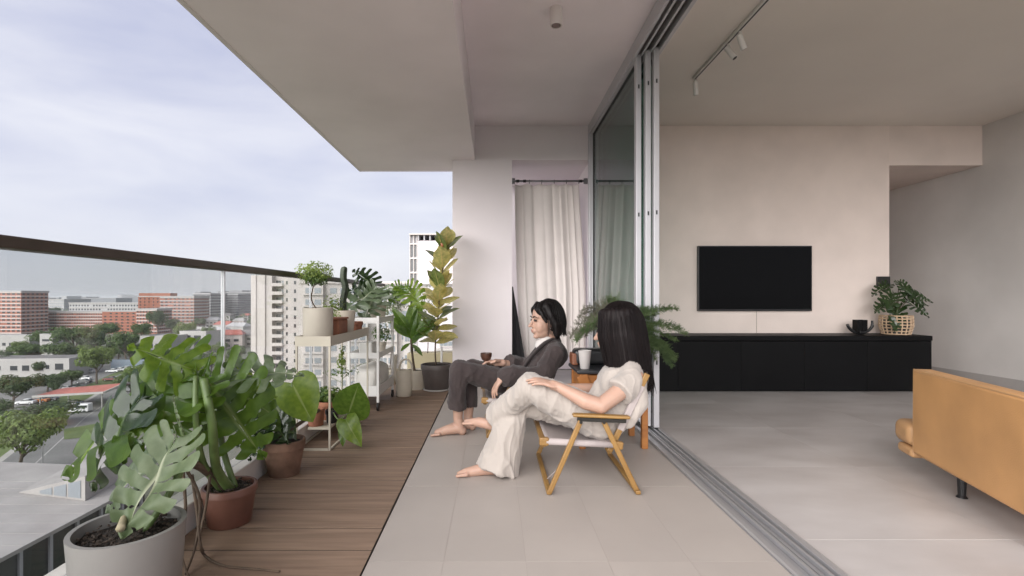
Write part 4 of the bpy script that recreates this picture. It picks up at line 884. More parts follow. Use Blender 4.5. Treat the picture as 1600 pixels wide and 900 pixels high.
for i in range(len(cs) - 1):
    for k in range(sg): fs.append((i*sg+k, i*sg+(k+1) % sg, (i+1)*sg+(k+1) % sg, (i+1)*sg+k))
fs.append(tuple(range((len(cs)-1)*sg, len(cs)*sg))); P(cm.add(vs, fs), 'cactus_body', mat('cactus_skin', (.045, .062, .035), .6, c2=(.02, .028, .016), vscale=30), p3, smooth=True)
p4 = ppot('terracotta_pot', 'small terracotta pot at the far end of the stand tray', -1.125, 4.07, zb, .055, .042, .11, M_terra)
# lower shelf
p5 = ppot('terracotta_pot', 'small dark red pot on the low shelf of the stand', -1.235, 3.46, .116, .060, .050, .115, M_terra, rim=.006, rimh=.012)
p6 = ppot('potted_herb', 'bushy green herb in an orange terracotta pot on the low shelf', -1.215, 3.66, .116, .085, .066, .13, M_terra)
cloud_leaves(p6, (-1.215, 3.66, .29), (.12, .11, .06), 420, .017, L_herb, 24); cloud_leaves(p6, (-1.19, 3.62, .30), (.10, .08, .05), 160, .014, L_herbl, 25)
p7 = ppot('potted_vine', 'thin wiry vine in a small black pot under the stand tray', -1.185, 3.88, .116, .055, .045, .11, M_blackp)
stalk(p7, [(-1.185, 3.88, .22), (-1.18, 3.88, .38), (-1.185, 3.87, .52), (-1.17, 3.86, .62)], .003, .002, M_stem); stalk(p7, [(-1.185, 3.88, .34), (-1.29, 3.86, .40), (-1.30, 3.84, .45)], .002, .0015); stalk(p7, [(-1.185, 3.88, .36), (-1.08, 3.86, .46), (-.98, 3.84, .50)], .002, .0015)
cloud_leaves(p7, (-1.18, 3.87, .53), (.035, .035, .12), 80, .018, L_herbl, 26); cloud_leaves(p7, (-1.18, 3.86, .43), (.15, .03, .04), 70, .013, L_herb, 27); cloud_leaves(p7, (-1.17, 3.86, .25), (.1, .08, .035), 160, .014, L_herb, 28)
p8 = ppot('potted_monstera', 'young plant with one round leaf and one ruffled leaf leaning out of the stand', -1.15, 3.55, .116, .05, .04, .09, M_blackp)
for b_, t_, n_, m_, me, ws in [((545, 646, 3.3), (558, 604, 3.22), (.15, -.95, .25), L_mon, HEART[0], 1.2), ((540, 655, 3.28), (556, 688, 3.15), (.1, -.95, .2), L_brt, HEART[1], .9), ((540, 660, 3.3), (530, 690, 3.2), (-.3, -.9, .1), L_mon, HEART[1], .8)]:
    B = at(*b_); place_leaf(p8, me, m_, B, at(*t_), n_, 1.05, ws=ws); stalk(p8, [(-1.15, 3.55, .2), at(528, 655, 3.4), B], .004, .003)

# --- trolley
tl = empty('trolley', (-1.13, 4.65, .012)); tag(tl, 'white metal trolley on black castors holding plants beside the stand', 'trolley')
tx0, tx1, ty0, ty1 = -1.275, -1.0, 4.34, 4.98
for x in (tx0, tx1 - .022):
    for y in (ty0, ty1 - .022):
        P(MB().box(x, x + .022, y, y + .022, .085, .84), 'post', M_white, tl, bevel=.003)
        P(MB().tube([(x + .003, y + .011, .049), (x + .019, y + .011, .049)], .036, 16), 'castor', M_blackp, tl)
for z, hgt in ((.14, .09), (.47, .05), (.775, .05)):
    P(MB().box(tx0 + .004, tx1 - .004, ty0 + .004, ty1 - .004, z, z + .008), 'shelf', M_white, tl)
    for bx in ((tx0 + .023, tx1 - .023, ty0 + .002, ty0 + .007), (tx0 + .023, tx1 - .023, ty1 - .007, ty1 - .002), (tx0 + .002, tx0 + .007, ty0 + .023, ty1 - .023), (tx1 - .007, tx1 - .002, ty0 + .023, ty1 - .023)): P(MB().box(*bx, z + .0085, z + hgt), 'shelf_edge', M_white, tl)
def pillow(name, label, c, r, m, cat):
    mb = MB(); mb.ell((0, 0, 0), (1, 1, 1), seg=28, rings=18); V = []
    for x, y, z in mb.v:
        s = lambda q: math.copysign(abs(q) ** .45, q); V.append((s(x) * r[0], s(y) * r[1], s(z) * r[2] * (1 + .06 * math.sin(6 * x + 3 * y))))
    mb.v = V; o = mb.build(name, m, None, smooth=True, loc=c); return tag(o, label, cat)
M_bag = mat('white_sack', (.70, .67, .63), .9, var=.05, vscale=9, bump=.3, bscale=25)
pillow('soil_sack', 'plump white sack lying on the bottom shelf of the trolley', (-1.135, 4.66, .268), (.118, .27, .115), M_bag, 'sack')
o = MB().box(-1.20, -1.08, 4.42, 4.60, .485, .60).build('storage_tub', mat('white_tub', (.64, .62, .59), .5), bevel=.012); tag(o, 'small white tub on the middle trolley shelf', 'tub')
pm = ppot('potted_herb', 'leafy green herb on the middle trolley shelf', -1.09, 4.80, .484, .055, .045, .09, M_cream); cloud_leaves(pm, (-1.08, 4.80, .66), (.10, .1, .09), 300, .015, L_herb, 31)
pd = ppot('potted_monstera', 'silvery monstera in a cream square shouldered pot on the trolley top', -1.085, 4.62, .784, .090, .072, .16, M_cream, rim=.006, rimh=.012)
for b_, t_, n_, m_, v in [((588, 452, 4.55), (542, 480, 4.35), (-.3, -.85, .45), L_slv, 0), ((585, 446, 4.6), (555, 424, 4.5), (-.25, -.8, .5), L_drk, 4), ((590, 450, 4.55), (568, 496, 4.45), (0, -.97, .2), L_slv, 2), ((632, 448, 4.62), (658, 474, 4.5), (.25, -.85, .4), L_brt, 5), ((628, 446, 4.62), (610, 470, 4.55), (-.1, -.9, .4), L_mon, 1), ((580, 450, 4.58), (540, 452, 4.5), (-.2, -.75, .6), L_drk, 3)]:
    B = at(*b_); place_leaf(pd, MON[v], m_, B, at(*t_), n_, 1.1); stalk(pd, [(-1.085, 4.62, .93), Vector((-1.085, 4.62, .95)).lerp(B, .6) + Vector((0, 0, .03)), B], .008, .005, M_stem)
cloud_leaves(pd, at(625, 465, 4.75), (.17, .12, .14), 260, .016, leafmat('grey_green', (.30, .33, .25), (.16, .2, .12), .6, .3), 33)
o = MB().lathe([(.03, 0), (.045, .004), (.052, .022), (.048, .022), (.042, .008)], 20, (-1.14, 4.42, .784)).build('saucer', M_terra); tag(o, 'tiny orange saucer on the trolley top', 'saucer')
# --- watering can
wc = empty('watering_can', (-.925, 5.03, .012)); tag(wc, 'tall cream watering can with loop handle on the deck', 'watering can')
o = P(MB().lathe([(.07, 0), (.078, .01), (.083, .10), (.076, .235), (.066, .262), (.062, .262), (.06, .24)], 30, (-.905, 5.02, .012)), 'body', M_cream, wc); autosmooth(o, 50)
P(MB().tube(spline([(-.97, 5.02, .16), (-1.0, 5.02, .26), (-.99, 5.02, .42)], 6), [.02] * 13, 12), 'spout', M_cream, wc, smooth=True)
P(MB().tube(spline([(-.955, 5.02, .27), (-.93, 5.02, .36), (-.87, 5.02, .375), (-.825, 5.02, .31), (-.827, 5.02, .15)], 6), .010, 10), 'handle', M_cream, wc, smooth=True)
# --- palm
pl = ppot('potted_palm', 'palm like plant with broad leaves in a cream pot behind the watering can', -.835, 5.40, .012, .115, .09, .21, M_cream, rim=0, rimh=0)
stalk(pl, [(-.855, 5.38, .2), at(645, 560, 5.38), at(642, 530, 5.38)], .014, .011, M_stemb)
pr_ = random.Random(4)
for b_, t_, n_ in [((642, 530), (640, 478), (-.2, -.9, .1)), ((643, 525), (668, 500), (0, -.8, .6)), ((643, 520), (620, 488), (0, -.9, .4)), ((642, 532), (672, 508), (.2, -.8, .5)), ((640, 524), (622, 510), (-.3, -.8, .5)), ((642, 522), (655, 485), (.2, -.95, .2)), ((642, 528), (614, 500), (-.1, -.9, .3)), ((643, 538), (655, 520), (.3, -.8, .4)), ((641, 536), (628, 545), (-.2, -.7, .5)), ((644, 538), (657, 548), (.2, -.7, .5))]:
    place_leaf(pl, LANCE[pr_.randrange(2)], L_mon if pr_.random() < .6 else L_herb, at(*b_, 5.38), at(*t_, 5.3), n_, 1.15, ws=1.25)
# --- rubber plant
rp = empty('potted_rubber_plant', (-.615, 5.34, .012)); tag(rp, 'tall variegated yellow green rubber plant in a dark brown pot beside the column', 'potted plant')
o = P(MB().lathe([(.125, 0), (.142, .008), (.145, .022), (.138, .022), (.13, .012)], 32, (-.615, 5.34, .012)), 'saucer', mat('pale_saucer', (.42, .40, .38), .6), rp)
pot(rp, -.615, 5.34, .026, .168, .128, .265, M_dkpot, rim=.016, rimh=.05)
st = [at(682, 580, 5.34), at(680, 545, 5.34), at(684, 500, 5.34), at(688, 450, 5.34), at(696, 385, 5.34)]
stalk(rp, st, .009, .005, M_stemb); rr_ = random.Random(12); SS = spline(st, 30)
for i in range(46):
    f = .30 + .70 * i / 45; p = SS[int(f * (len(SS) - 1))]; a = i * 2.4; el = .35 + .75 * (i / 45) + rr_.uniform(-.25, .25); d_ = Vector((math.cos(a) * math.cos(el), math.sin(a) * math.cos(el) * .9, math.sin(el))); L_ = rr_.uniform(.19, .28)
    nrm = Vector((-math.cos(a) * math.sin(el), -math.sin(a) * math.sin(el) - .45, math.cos(el)))
    place_leaf(rp, OVAL[rr_.randrange(3)], L_rub if rr_.random() < .78 else L_rubg, p, p + d_ * L_, nrm, 1, ws=1.25)
P(MB().lathe([(.012, 0), (.02, .03), (.014, .07), (.002, .09)], 12, SS[-1] + Vector((-.03, -.03, -.02))), 'bud', mat('red_bud', (.33, .11, .05), .5), rp, smooth=True)
o = MB().box(-1.0, -.48, 5.74, 5.95, .013, .36).build('planter_box', mat('khaki_planter', (.50, .43, .28), .7, var=.05), bevel=.006); tag(o, 'khaki box planter behind the rubber plant pot', 'planter')
o = MB().tube([at(690, 566, 5.45), at(690, 545, 5.45)], [.013, .013], 12).build('white_bottle', M_white); MB().tube([at(690, 545, 5.45), at(690, 541, 5.45)], [.008, .008], 10).build('cap', M_alu, o); tag(o, 'slim white bottle standing in the dark brown pot', 'bottle')
# --- small plants on the far kerb, washed out
for i, (x, lab) in enumerate(((-1.2, 'pale bushy plant at the far railing corner'), (-.78, 'pale bushy plant at the far railing behind the palm'))):
    t = ppot('potted_shrub', lab, x, 5.75, .012, .09, .075, .17, M_cream); stalk(t, [(x, 5.75, .17), (x + .02, 5.75, .5), (x, 5.75, .8)], .006, .003, M_stemb); cloud_leaves(t, (x, 5.75, .92), (.17, .12, .26), 420, .018, leafmat('pale_shrub', (.28, .32, .2), (.15, .19, .09), .6, .4), 40 + i)
# --- basket plant on the console
bp = empty('basket_plant', at(1400, 518, 5.45)); bp.location.z = .599; bx_, by_, bz_ = bp.location
tag(bp, 'dark fronded plant in an open weave cane basket on the console', 'potted plant')
M_cane = mat('cane', (.50, .36, .24), .7, var=.12, vscale=30)
for k in range(20):
    a = k / 20 * 6.2832; P(MB().tube([(bx_ + .125 * math.cos(a), by_ + .125 * math.sin(a), bz_ + .004), (bx_ + .150 * math.cos(a), by_ + .150 * math.sin(a), bz_ + .10), (bx_ + .145 * math.cos(a), by_ + .145 * math.sin(a), bz_ + .205)], .007, 6, flat=.6), 'cane', M_cane, bp)
for z, r_ in ((.008, .127), (.04, .136), (.075, .146), (.108, .151), (.14, .150), (.172, .148), (.203, .146)):
    P(MB().tube([(bx_ + r_ * math.cos(a), by_ + r_ * math.sin(a), bz_ + z) for a in [i / 32 * 6.2832 for i in range(33)]], .007, 6), 'cane', M_cane, bp)
P(MB().lathe([(.11, .01), (.13, .16), (.12, .165)], 24, (bx_, by_, bz_)), 'liner', M_blackp, bp); pb = Vector((bx_ - .01, by_, bz_ + .17))
for dx, dy, dz, L_, v, n_ in [(-.10, -.10, .28, .30, 0, (-.3, -.8, .6)), (.08, -.05, .34, .28, 1, (.2, -.8, .6)), (.20, -.05, .30, .26, 2, (.5, -.7, .5)), (-.04, -.08, .14, .27, 3, (-.2, -.9, .3)), (-.16, -.05, .2, .24, 4, (-.4, -.8, .5)), (.12, -.1, .2, .26, 5, (.3, -.9, .4)), (-.08, -.12, .02, .2, 0, (-.2, -.9, .2)), (.02, -.08, .4, .2, 2, (0, -.8, .6)), (-.14, 0, .38, .22, 1, (-.4, -.6, .7)), (.26, -.02, .22, .2, 4, (.5, -.7, .5))]:
    B = pb + Vector((dx * .6, dy * .6, dz)); T = B + Vector((dx * 1.1, dy * .6 - .03, -.14 + dz * .15)).normalized() * L_; place_leaf(bp, MON[v], L_drk if v % 2 else leafmat('console_plant_green', (.04, .075, .025), (.02, .04, .012), .4, .2), B, T, n_, 1, ws=.72); stalk(bp, [pb, pb.lerp(B, .6) + Vector((0, 0, .03)), B], .005, .003, M_stemb)
# ================================================================== chairs
M_wood = mat('oak_varnish', (.30, .17, .05), .45, c2=(.21, .11, .03), vscale=6, vdetail=5, stretch=(1, 1, 1), bump=.08, bscale=60)
M_canvas = mat('pinkish_canvas', (.39, .34, .33), .9, var=.04, vscale=8, bump=.3, bscale=300)
M_bolt = mat('dark_bracket', (.03, .028, .025), .45, metal=.6)
def make_chair(label, c, rot):
    t = empty('folding_chair', (c[0], c[1], .0065), rot); tag(t, label, 'chair', 'low wooden folding chairs')
    W = .30
    for s in (-1, 1):
        y = s * W
        MB().bar((-.105, y, .402), (.185, y, .390), .046, .016).build('armrest', M_wood, t, bevel=.008)
        MB().bar((-.08, y, .3805), (.165, y, .3715), .024, .018).build('arm_bracket', M_bolt, t)
        for a, b in (((-.065, .374), (-.223, .012)), ((.055, .368), (.225, .012))):
            yy = y + (.011 if a[0] < 0 else -.011) * s
            MB().bar((a[0], yy, a[1]), (b[0], yy, b[1]), .017, .026, up=(1, 0, .4)).build('leg', M_wood, t, bevel=.005)
            MB().tube([(a[0], yy - .014, a[1] - .005), (a[0], yy + .014, a[1] - .005)], .008, 10).build('bolt', M_bolt, t)
        MB().tube([(-.235, y * .93, .262), (.11, y * .93, .245)], .017, 12).build('seat_rail', M_canvas, t, smooth=True)
        MB().bar((-.27, y * .93, .264), (-.222, y * .93, .262), .032, .040).build('rail_end', M_wood, t, bevel=.006)
        MB().bar((.095, y * .80, .20), (.292, y * .80, .60), .018, .030, up=(1, 0, 0)).build('back_post', M_wood, t, bevel=.005)
        MB().bar((.15, y * .80, .31), (.262, y * .80, .54), .026, .036, up=(1, 0, 0)).build('post_sleeve', M_canvas, t, bevel=.006)
        MB().bar((.105, y * .93, .247), (.155, y * .93, .24), .03, .038).build('rail_end', M_wood, t, bevel=.006)
    for x in (-.223, .225): MB().bar((x, -W - .015, .013), (x, W + .015, .013), .026, .020, up=(0, 0, 1)).build('floor_bar', M_wood, t, bevel=.005)
    for x in (-.245, .12): MB().bar((x, -W * .9, .245), (x, W * .9, .245), .024, .03).build('cross_bar', M_wood, t, bevel=.004)
    MB().tube([(-.215, -W + .16, .02), (-.175, -W + .01, .125)], .0035, 6).build('brace_cord', M_canvas, t)
    # sling seat and back
    nx, ny = 14, 10; vs = []
    for i in range(nx + 1):
        u = i / nx
        for j in range(ny + 1):
            v = j / ny; q = 1 - (2 * v - 1) ** 2; vs.append((-.235 + .35 * u, (v - .5) * 2 * W * .93, .272 - .016 * u - .045 * q * math.sin(u * math.pi * .9 + .1)))
    s_ = MB().add(vs, [(i*(ny+1)+j, (i+1)*(ny+1)+j, (i+1)*(ny+1)+j+1, i*(ny+1)+j+1) for i in range(nx) for j in range(ny)]).build('seat_sling', M_canvas, t, smooth=True); s_.modifiers.new('t', 'SOLIDIFY').thickness = .004
    vs = []
    for i in range(nx + 1):
        u = i / nx
        for j in range(ny + 1):
            v = j / ny; q = 1 - (2 * v - 1) ** 2; vs.append((.145 + .125 * u + .035 * q * math.sin(u * 3.1), (v - .5) * 2 * W * .80, .28 + .28 * u - .0 * q))
    s_ = MB().add(vs, [(i*(ny+1)+j, (i+1)*(ny+1)+j, (i+1)*(ny+1)+j+1, i*(ny+1)+j+1) for i in range(nx) for j in range(ny)]).build('back_sling', M_canvas, t, smooth=True); s_.modifiers.new('t', 'SOLIDIFY').thickness = .004
    return t
make_chair('wooden folding chair with canvas seat under the woman in cream', (.50, 2.82), R(0))
make_chair('wooden folding chair under the woman in dark grey', (.17, 3.84), R(2))

# ================================================================== people
def skinmat(name, c, c2):
    m = mat(name, c, .48, spec=.4, c2=c2, vscale=14, bump=.03, bscale=200)
    b = m.node_tree.nodes['Principled BSDF']; b.inputs['Subsurface Weight'].default_value = .12; b.inputs['Subsurface Radius'].default_value = (.02, .008, .004); b.inputs['Subsurface Scale'].default_value = .5; return m
M_skin = skinmat('skin', (.46, .295, .225), (.435, .27, .205))
M_hair = mat('black_hair', (.006, .005, .005), .5, spec=.22, c2=(.012, .009, .009), vscale=60, stretch=(1, 1, .12), bump=.25, bscale=90)
M_hairb = mat('dark_brown_hair', (.007, .005, .0055), .55, spec=.16, c2=(.013, .009, .009), vscale=55, stretch=(1, 1, .10), bump=.3, bscale=80)
M_cloth = mat('cream_cloth', (.405, .362, .328), .92, spec=.15, var=.03, vscale=8, bump=.2, bscale=330, sheen=.3)
M_dark = mat('charcoal_cloth', (.060, .047, .046), .92, spec=.12, c2=(.044, .035, .035), vscale=9, bump=.25, bscale=330, sheen=.15)
M_lip = mat('lips', (.38, .15, .13), .4)
M_eye = mat('eye_dark', (.012, .009, .008), .15); M_eyew = mat('eye_white', (.55, .52, .50), .3)

def hand(mb, wrist, d, back, thumb, curl=25, s=1.0, spread=.06, tcurl=.5):
    w = Vector(wrist); d = Vector(d).normalized(); n = Vector(back); n = (n - d * n.dot(d)).normalized(); t = d.cross(n).normalized()
    if t.dot(Vector(thumb)) < 0: t = -t
    Mh = Matrix((t, d, n)).transposed()
    mb.ell(w + d * .048 * s, (.040 * s, .056 * s, .016 * s), Mh); mb.limb([w - d * .02 * s, w + d * .03 * s], [.024 * s, .026 * s])
    for k, (o, L) in enumerate(((.030, .074), (.0105, .083), (-.0095, .077), (-.029, .060))):
        p = w + d * (.085 - .006 * abs(k - 1)) * s + t * o * s; dd = (d + t * spread * (1.5 - k)).normalized(); pts = [p]; r = [.0098 * s]; an = R(curl * (.6 + .12 * k))
        for j, f in enumerate((.45, .32, .25)):
            dd = (dd * math.cos(an) - n * math.sin(an)).normalized(); p = p + dd * L * f * s; pts.append(p); r.append((.0088, .0080, .0068)[j] * s); an = R(curl)
            n2 = n
        mb.limb([w + d * .06 * s + t * o * .9 * s] + pts, [.0105 * s] + r, 10)
    p = w + d * .022 * s + t * .030 * s; a = (d * .75 + t * .75 - n * .25).normalized(); p1 = p + a * .038 * s; b = (d + t * (.25 - tcurl) - n * .35).normalized(); mb.limb([p - a * .015 * s, p, p1, p1 + b * .030 * s], [.014 * s, .013 * s, .0105 * s, .008 * s], 10)
def frame(f, up=(0, 0, 1)):
    f = Vector(f).normalized(); l = Vector(up).cross(f).normalized(); u = f.cross(l); return Matrix((f, l, u)).transposed()
def head(mb, c, Fm, s=1.0):
    c = Vector(c); Q = lambda x, y, z: c + Fm @ (Vector((x, y, z)) * s); E = lambda p, r: mb.ell(Q(*p), tuple(q * s for q in r), Fm, 20, 14)
    E((-.008, 0, .040), (.098, .076, .090)); E((.030, 0, -.025), (.058, .064, .088)); E((.040, 0, -.080), (.040, .044, .036)); E((.064, 0, -.104), (.020, .024, .017)); E((.020, 0, -.07), (.06, .056, .05))
    E((.046, .034, -.034), (.036, .030, .052)); E((.046, -.034, -.034), (.036, .030, .052)); E((.072, 0, .028), (.018, .052, .022)); E((.080, 0, -.066), (.017, .026, .020))
    mb.limb([Q(.084, 0, .018), Q(.099, 0, -.012), Q(.112, 0, -.033)], [.008 * s, .009 * s, .0115 * s]); mb.limb([Q(.092, .011, -.036), Q(.092, -.011, -.036)], [.008 * s, .008 * s])
    mb.limb([Q(.094, .016, -.059), Q(.099, 0, -.057), Q(.094, -.016, -.059)], [.005 * s, .006 * s, .005 * s]); mb.limb([Q(.088, .013, -.072), Q(.092, 0, -.073), Q(.088, -.013, -.072)], [.005 * s, .0065 * s, .005 * s])
    for y in (-1, 1): E((-.004, y * .077, -.012), (.019, .009, .032)); E((-.004, y * .073, -.035), (.012, .008, .012))
    return Q
def face_bits(par, Q, Fm, s=1.0):
    for y in (-1, 1):
        e = P(MB().ell(Q(.0815, y * .031, .004), (.010 * s, .0145 * s, .0065 * s), Fm), 'eye', M_eye, par, smooth=True); e2 = P(MB().ell(Q(.0885, y * .031, .004), (.005 * s, .0072 * s, .0062 * s), Fm), 'iris', M_eye, par, smooth=True)
        P(MB().limb([Q(.0875, y * .016, .0085), Q(.0905, y * .031, .0125), Q(.081, y * .048, .006)], [.0018 * s, .0026 * s, .0018 * s], 8), 'eyelid', M_hair, par, smooth=True)
        P(MB().limb([Q(.094, y * .013, .026), Q(.0935, y * .030, .033), Q(.080, y * .050, .027)], [.0030 * s, .0036 * s, .0018 * s], 8), 'eyebrow', M_hair, par, smooth=True)
    m = MB(); m.limb([Q(.0935, .017, -.0620), Q(.1010, .004, -.0595), Q(.1010, -.004, -.0595), Q(.0935, -.017, -.0620)], [.0020 * s, .0032 * s, .0032 * s, .0020 * s], 8); m.limb([Q(.0915, .014, -.069), Q(.0965, 0, -.0715), Q(.0915, -.014, -.069)], [.0022 * s, .0038 * s, .0022 * s], 8)
    P(m, 'lips', M_lip, par, smooth=True)
def PM(me, name, m, par):
    o = link(name, me, m, par); o.matrix_parent_inverse = Matrix.Translation(par.location).inverted(); return o
def folds(a, sx, sy, sz, ridge=.5):
    def f(co, n):
        q = Vector((co.x * sx, co.y * sy, co.z * sz)); v = noise.noise(q); w = max(0, 1 - abs(v) * 2.6) ** 2; v2 = noise.noise(q * 2.1 + Vector((7, 3, 1))); return a * (w * 1.1 + .55 * v - .35) + a * .5 * max(0, 1 - abs(v2) * 3) ** 2
    return f
def chain(mb, pts, rad, open_end=False):          # like limb, flat cut at the last point
    mb.limb(pts[:-1], rad[:-1]); a, b = Vector(pts[-2]), Vector(pts[-1]); mb.tube([a.lerp(b, i / 8) for i in range(9)], [rad[-2] + (rad[-1] - rad[-2]) * i / 8 for i in range(9)], 24)

# ---- woman in cream
wb = empty('person', (.36, 2.80, .0065)); tag(wb, 'woman in cream top and trousers sitting cross legged with long dark hair, seen from behind', 'person')
hc = Vector((.685, 2.80, .812)); FB = frame((-.86, .50, -.08)); mb = MB(); QB = head(mb, hc, FB, 1.10)
mb.limb([QB(-.015, 0, -.05), QB(-.045, 0, -.13), (.735, 2.79, .635)], [.056, .052, .060])
mb.limb([(.735, 2.66, .59), (.735, 2.93, .59)], [.046, .046]); mb.limb([(.735, 2.79, .56), (.67, 2.79, .44), (.58, 2.78, .345)], [.095, .09, .105])
mb.limb([(.745, 2.625, .570), (.545, 2.545, .448)], [.050, .041]); mb.limb([(.545, 2.545, .448), (.47, 2.555, .468), (.335, 2.60, .535)], [.041, .042, .026])
mb.limb([(.72, 2.965, .585), (.66, 3.03, .44), (.43, 2.98, .46)], [.048, .040, .028])
hand(mb, (.335, 2.60, .535), (-.92, .12, .30), (-.25, -.1, .95), (0, 1, 0), 14, 1.02); hand(mb, (.43, 2.98, .46), (-.95, -.25, -.1), (0, .1, 1), (0, -1, 0), 20)
mb.limb([(.57, 2.70, .325), (.20, 2.70, .51), (-.005, 2.94, .275)], [.075, .058, .036]); mb.limb([(.57, 2.88, .32), (.12, 2.86, .40), (.035, 2.81, .075)], [.075, .056, .036])
# feet
mb.limb([(.035, 2.81, .075), (.045, 2.81, .04), (-.06, 2.80, .038), (-.155, 2.785, .024), (-.195, 2.78, .020)], [.037, .034, .034, .026, .014]); 
for i in range(5): mb.limb([(-.15, 2.755 + .016 * i, .022), (-.205 + .009 * i, 2.748 + .018 * i, .017)], [.011, .0095 - .0006 * i], 8)
mb.limb([(-.005, 2.94, .275), (.0, 2.95, .245), (-.085, 2.985, .255), (-.165, 3.01, .250)], [.036, .033, .031, .017])
for i in range(5): mb.limb([(-.13, 2.975 + .013 * i, .25), (-.185 + .008 * i, 2.985 + .014 * i, .247)], [.011, .009], 8)
PM(remeshed(mb, .0048, 4), 'body', M_skin, wb)
face_bits(wb, QB, FB, 1.10)
tb_ = MB(); tb_.limb([(.59, 2.71, .345), (.59, 2.86, .345)], [.112, .112]); chain(tb_, [(.57, 2.70, .34), (.40, 2.70, .42), (.20, 2.70, .515), (.115, 2.80, .415), (.02, 2.915, .30)], [.108, .098, .078, .070, .086]); chain(tb_, [(.57, 2.88, .335), (.36, 2.87, .37), (.13, 2.86, .405), (.08, 2.84, .24), (.018, 2.815, .026)], [.106, .094, .074, .088, .122])
PM(remeshed(tb_, .006, 9, disp=folds(.0085, 12, 12, 3.5)), 'trousers', M_cloth, wb)
sh = MB(); sh.limb([(.735, 2.685, .612), (.735, 2.92, .612)], [.062, .062]); sh.limb([(.735, 2.74, .56), (.735, 2.85, .56)], [.115, .11]); sh.limb([(.685, 2.72, .455), (.685, 2.86, .455)], [.115, .115]); sh.limb([(.625, 2.72, .365), (.625, 2.87, .365)], [.118, .118]); sh.limb([(.67, 2.73, .525), (.67, 2.86, .525)], [.078, .078])
chain(sh, [(.735, 2.668, .606), (.71, 2.612, .56), (.645, 2.575, .510)], [.060, .068, .080]); chain(sh, [(.73, 2.93, .595), (.70, 2.98, .53), (.685, 3.01, .49)], [.066, .066, .072]); sh.limb([(.72, 2.79, .685), (.73, 2.79, .645)], [.058, .085])
sh.limb([(.75, 2.63, .55), (.765, 2.61, .45), (.70, 2.61, .35)], [.05, .045, .035]); sh.limb([(.66, 2.70, .54), (.70, 2.88, .54)], [.09, .09]); sh.limb([(.70, 2.79, .60), (.655, 2.79, .50), (.60, 2.79, .40)], [.06, .09, .10])
PM(remeshed(sh, .0055, 30, disp=folds(.0055, 10, 10, 5)), 'top', M_cloth, wb)
hb = MB(); E = lambda p, r: hb.ell(QB(*p), r, FB, 24, 16)
E((-.022, 0, .050), (.116, .098, .100)); E((-.05, 0, -.01), (.098, .100, .12))
for k in range(22):
    a = R(38) + R(284) * k / 21; ca, sa = math.cos(a), math.sin(a); lx_ = -.025 + .100 * ca; ly_ = .098 * sa
    if ca > .55: L_ = -.12
    else: L_ = -.30 - .02 * math.sin(k * 2.1)
    hb.limb([QB(lx_ * .8, ly_ * .85, .09), QB(lx_ * 1.02, ly_ * 1.0, -.02), QB(lx_ * .96 - .012, ly_ * .96, -.15), QB(lx_ * .86 - .02, ly_ * .90, L_)], [.032, .028, .024, .013], 10)
hrn = random.Random(2)
def strand_disp(co, n):
    q = FB.transposed() @ (co - hc); a = math.atan2(q.y, q.x + .03); return .0030 * noise.noise(Vector((a * 9, co.z * 2.2, 1))) + .0022 * noise.noise(Vector((a * 24, co.z * 3, 7)))
hairb = PM(remeshed(hb, .0048, 3, disp=strand_disp), 'hair', M_hairb, wb)
sm = MB()
for k in range(380):
    a = hrn.uniform(R(42), R(318)); ca, sa = math.cos(a), math.sin(a); q = hrn.uniform(1.02, 1.10); lx_ = -.025 + .110 * ca * q; ly_ = .107 * sa * q; zl = (-.13 if ca > .55 else -.30) + hrn.uniform(-.03, .03); tw = hrn.uniform(-.02, .02)
    S = spline([QB(lx_ * .08 - .02, ly_ * .08, .153), QB(lx_ * .55 - .012, ly_ * .55, .136), QB(lx_ * .95, ly_ * .95, .075), QB(lx_ * 1.06, ly_ * 1.06, -.02), QB(lx_ * 1.02 - .012, ly_ * 1.02, -.15), QB(lx_ * .92 - .02 + tw, ly_ * .95 + tw, zl)], 5); sm.tube(S, [.0013] * (len(S) - 1) + [.0004], 4, False)
st_ = P(sm, 'hair_strands', M_hairb, wb, smooth=True); st_['kind'] = 'stuff'

# ---- woman in dark grey
wa = empty('person', (.07, 3.82, .0065)); tag(wa, 'woman with a black bob in dark grey jacket and trousers holding a brown cup', 'person')
hc2 = Vector((.385, 3.78, .822)); FA = frame((-.955, -.30, .01)); mb = MB(); QA = head(mb, hc2, FA, 1.10)
mb.limb([QA(-.02, 0, -.05), QA(-.05, 0, -.14), (.44, 3.80, .63)], [.055, .050, .058])
mb.limb([(.445, 3.655, .60), (.42, 3.94, .60)], [.056, .056]); mb.limb([(.43, 3.80, .57), (.36, 3.80, .45), (.25, 3.81, .345)], [.095, .09, .105])
mb.limb([(.447, 3.635, .595), (.335, 3.56, .435), (.075, 3.485, .452)], [.047, .040, .026]); mb.limb([(.41, 3.96, .595), (.28, 3.88, .45), (.05, 3.70, .517)], [.047, .040, .026])
hand(mb, (.065, 3.482, .45), (-.62, -.12, -.78), (-.78, -.2, .6), (0, 1, .2), 22, 1.05); hand(mb, (.045, 3.697, .518), (-.97, -.2, .06), (.1, .45, .9), (-.2, -.75, .6), 38, 1.08, .03, .7)
mb.limb([(.24, 3.73, .33), (-.25, 3.56, .475), (-.262, 3.62, .125)], [.075, .056, .034]); mb.limb([(.24, 3.90, .33), (-.17, 3.76, .46), (-.195, 3.75, .10)], [.075, .056, .034])
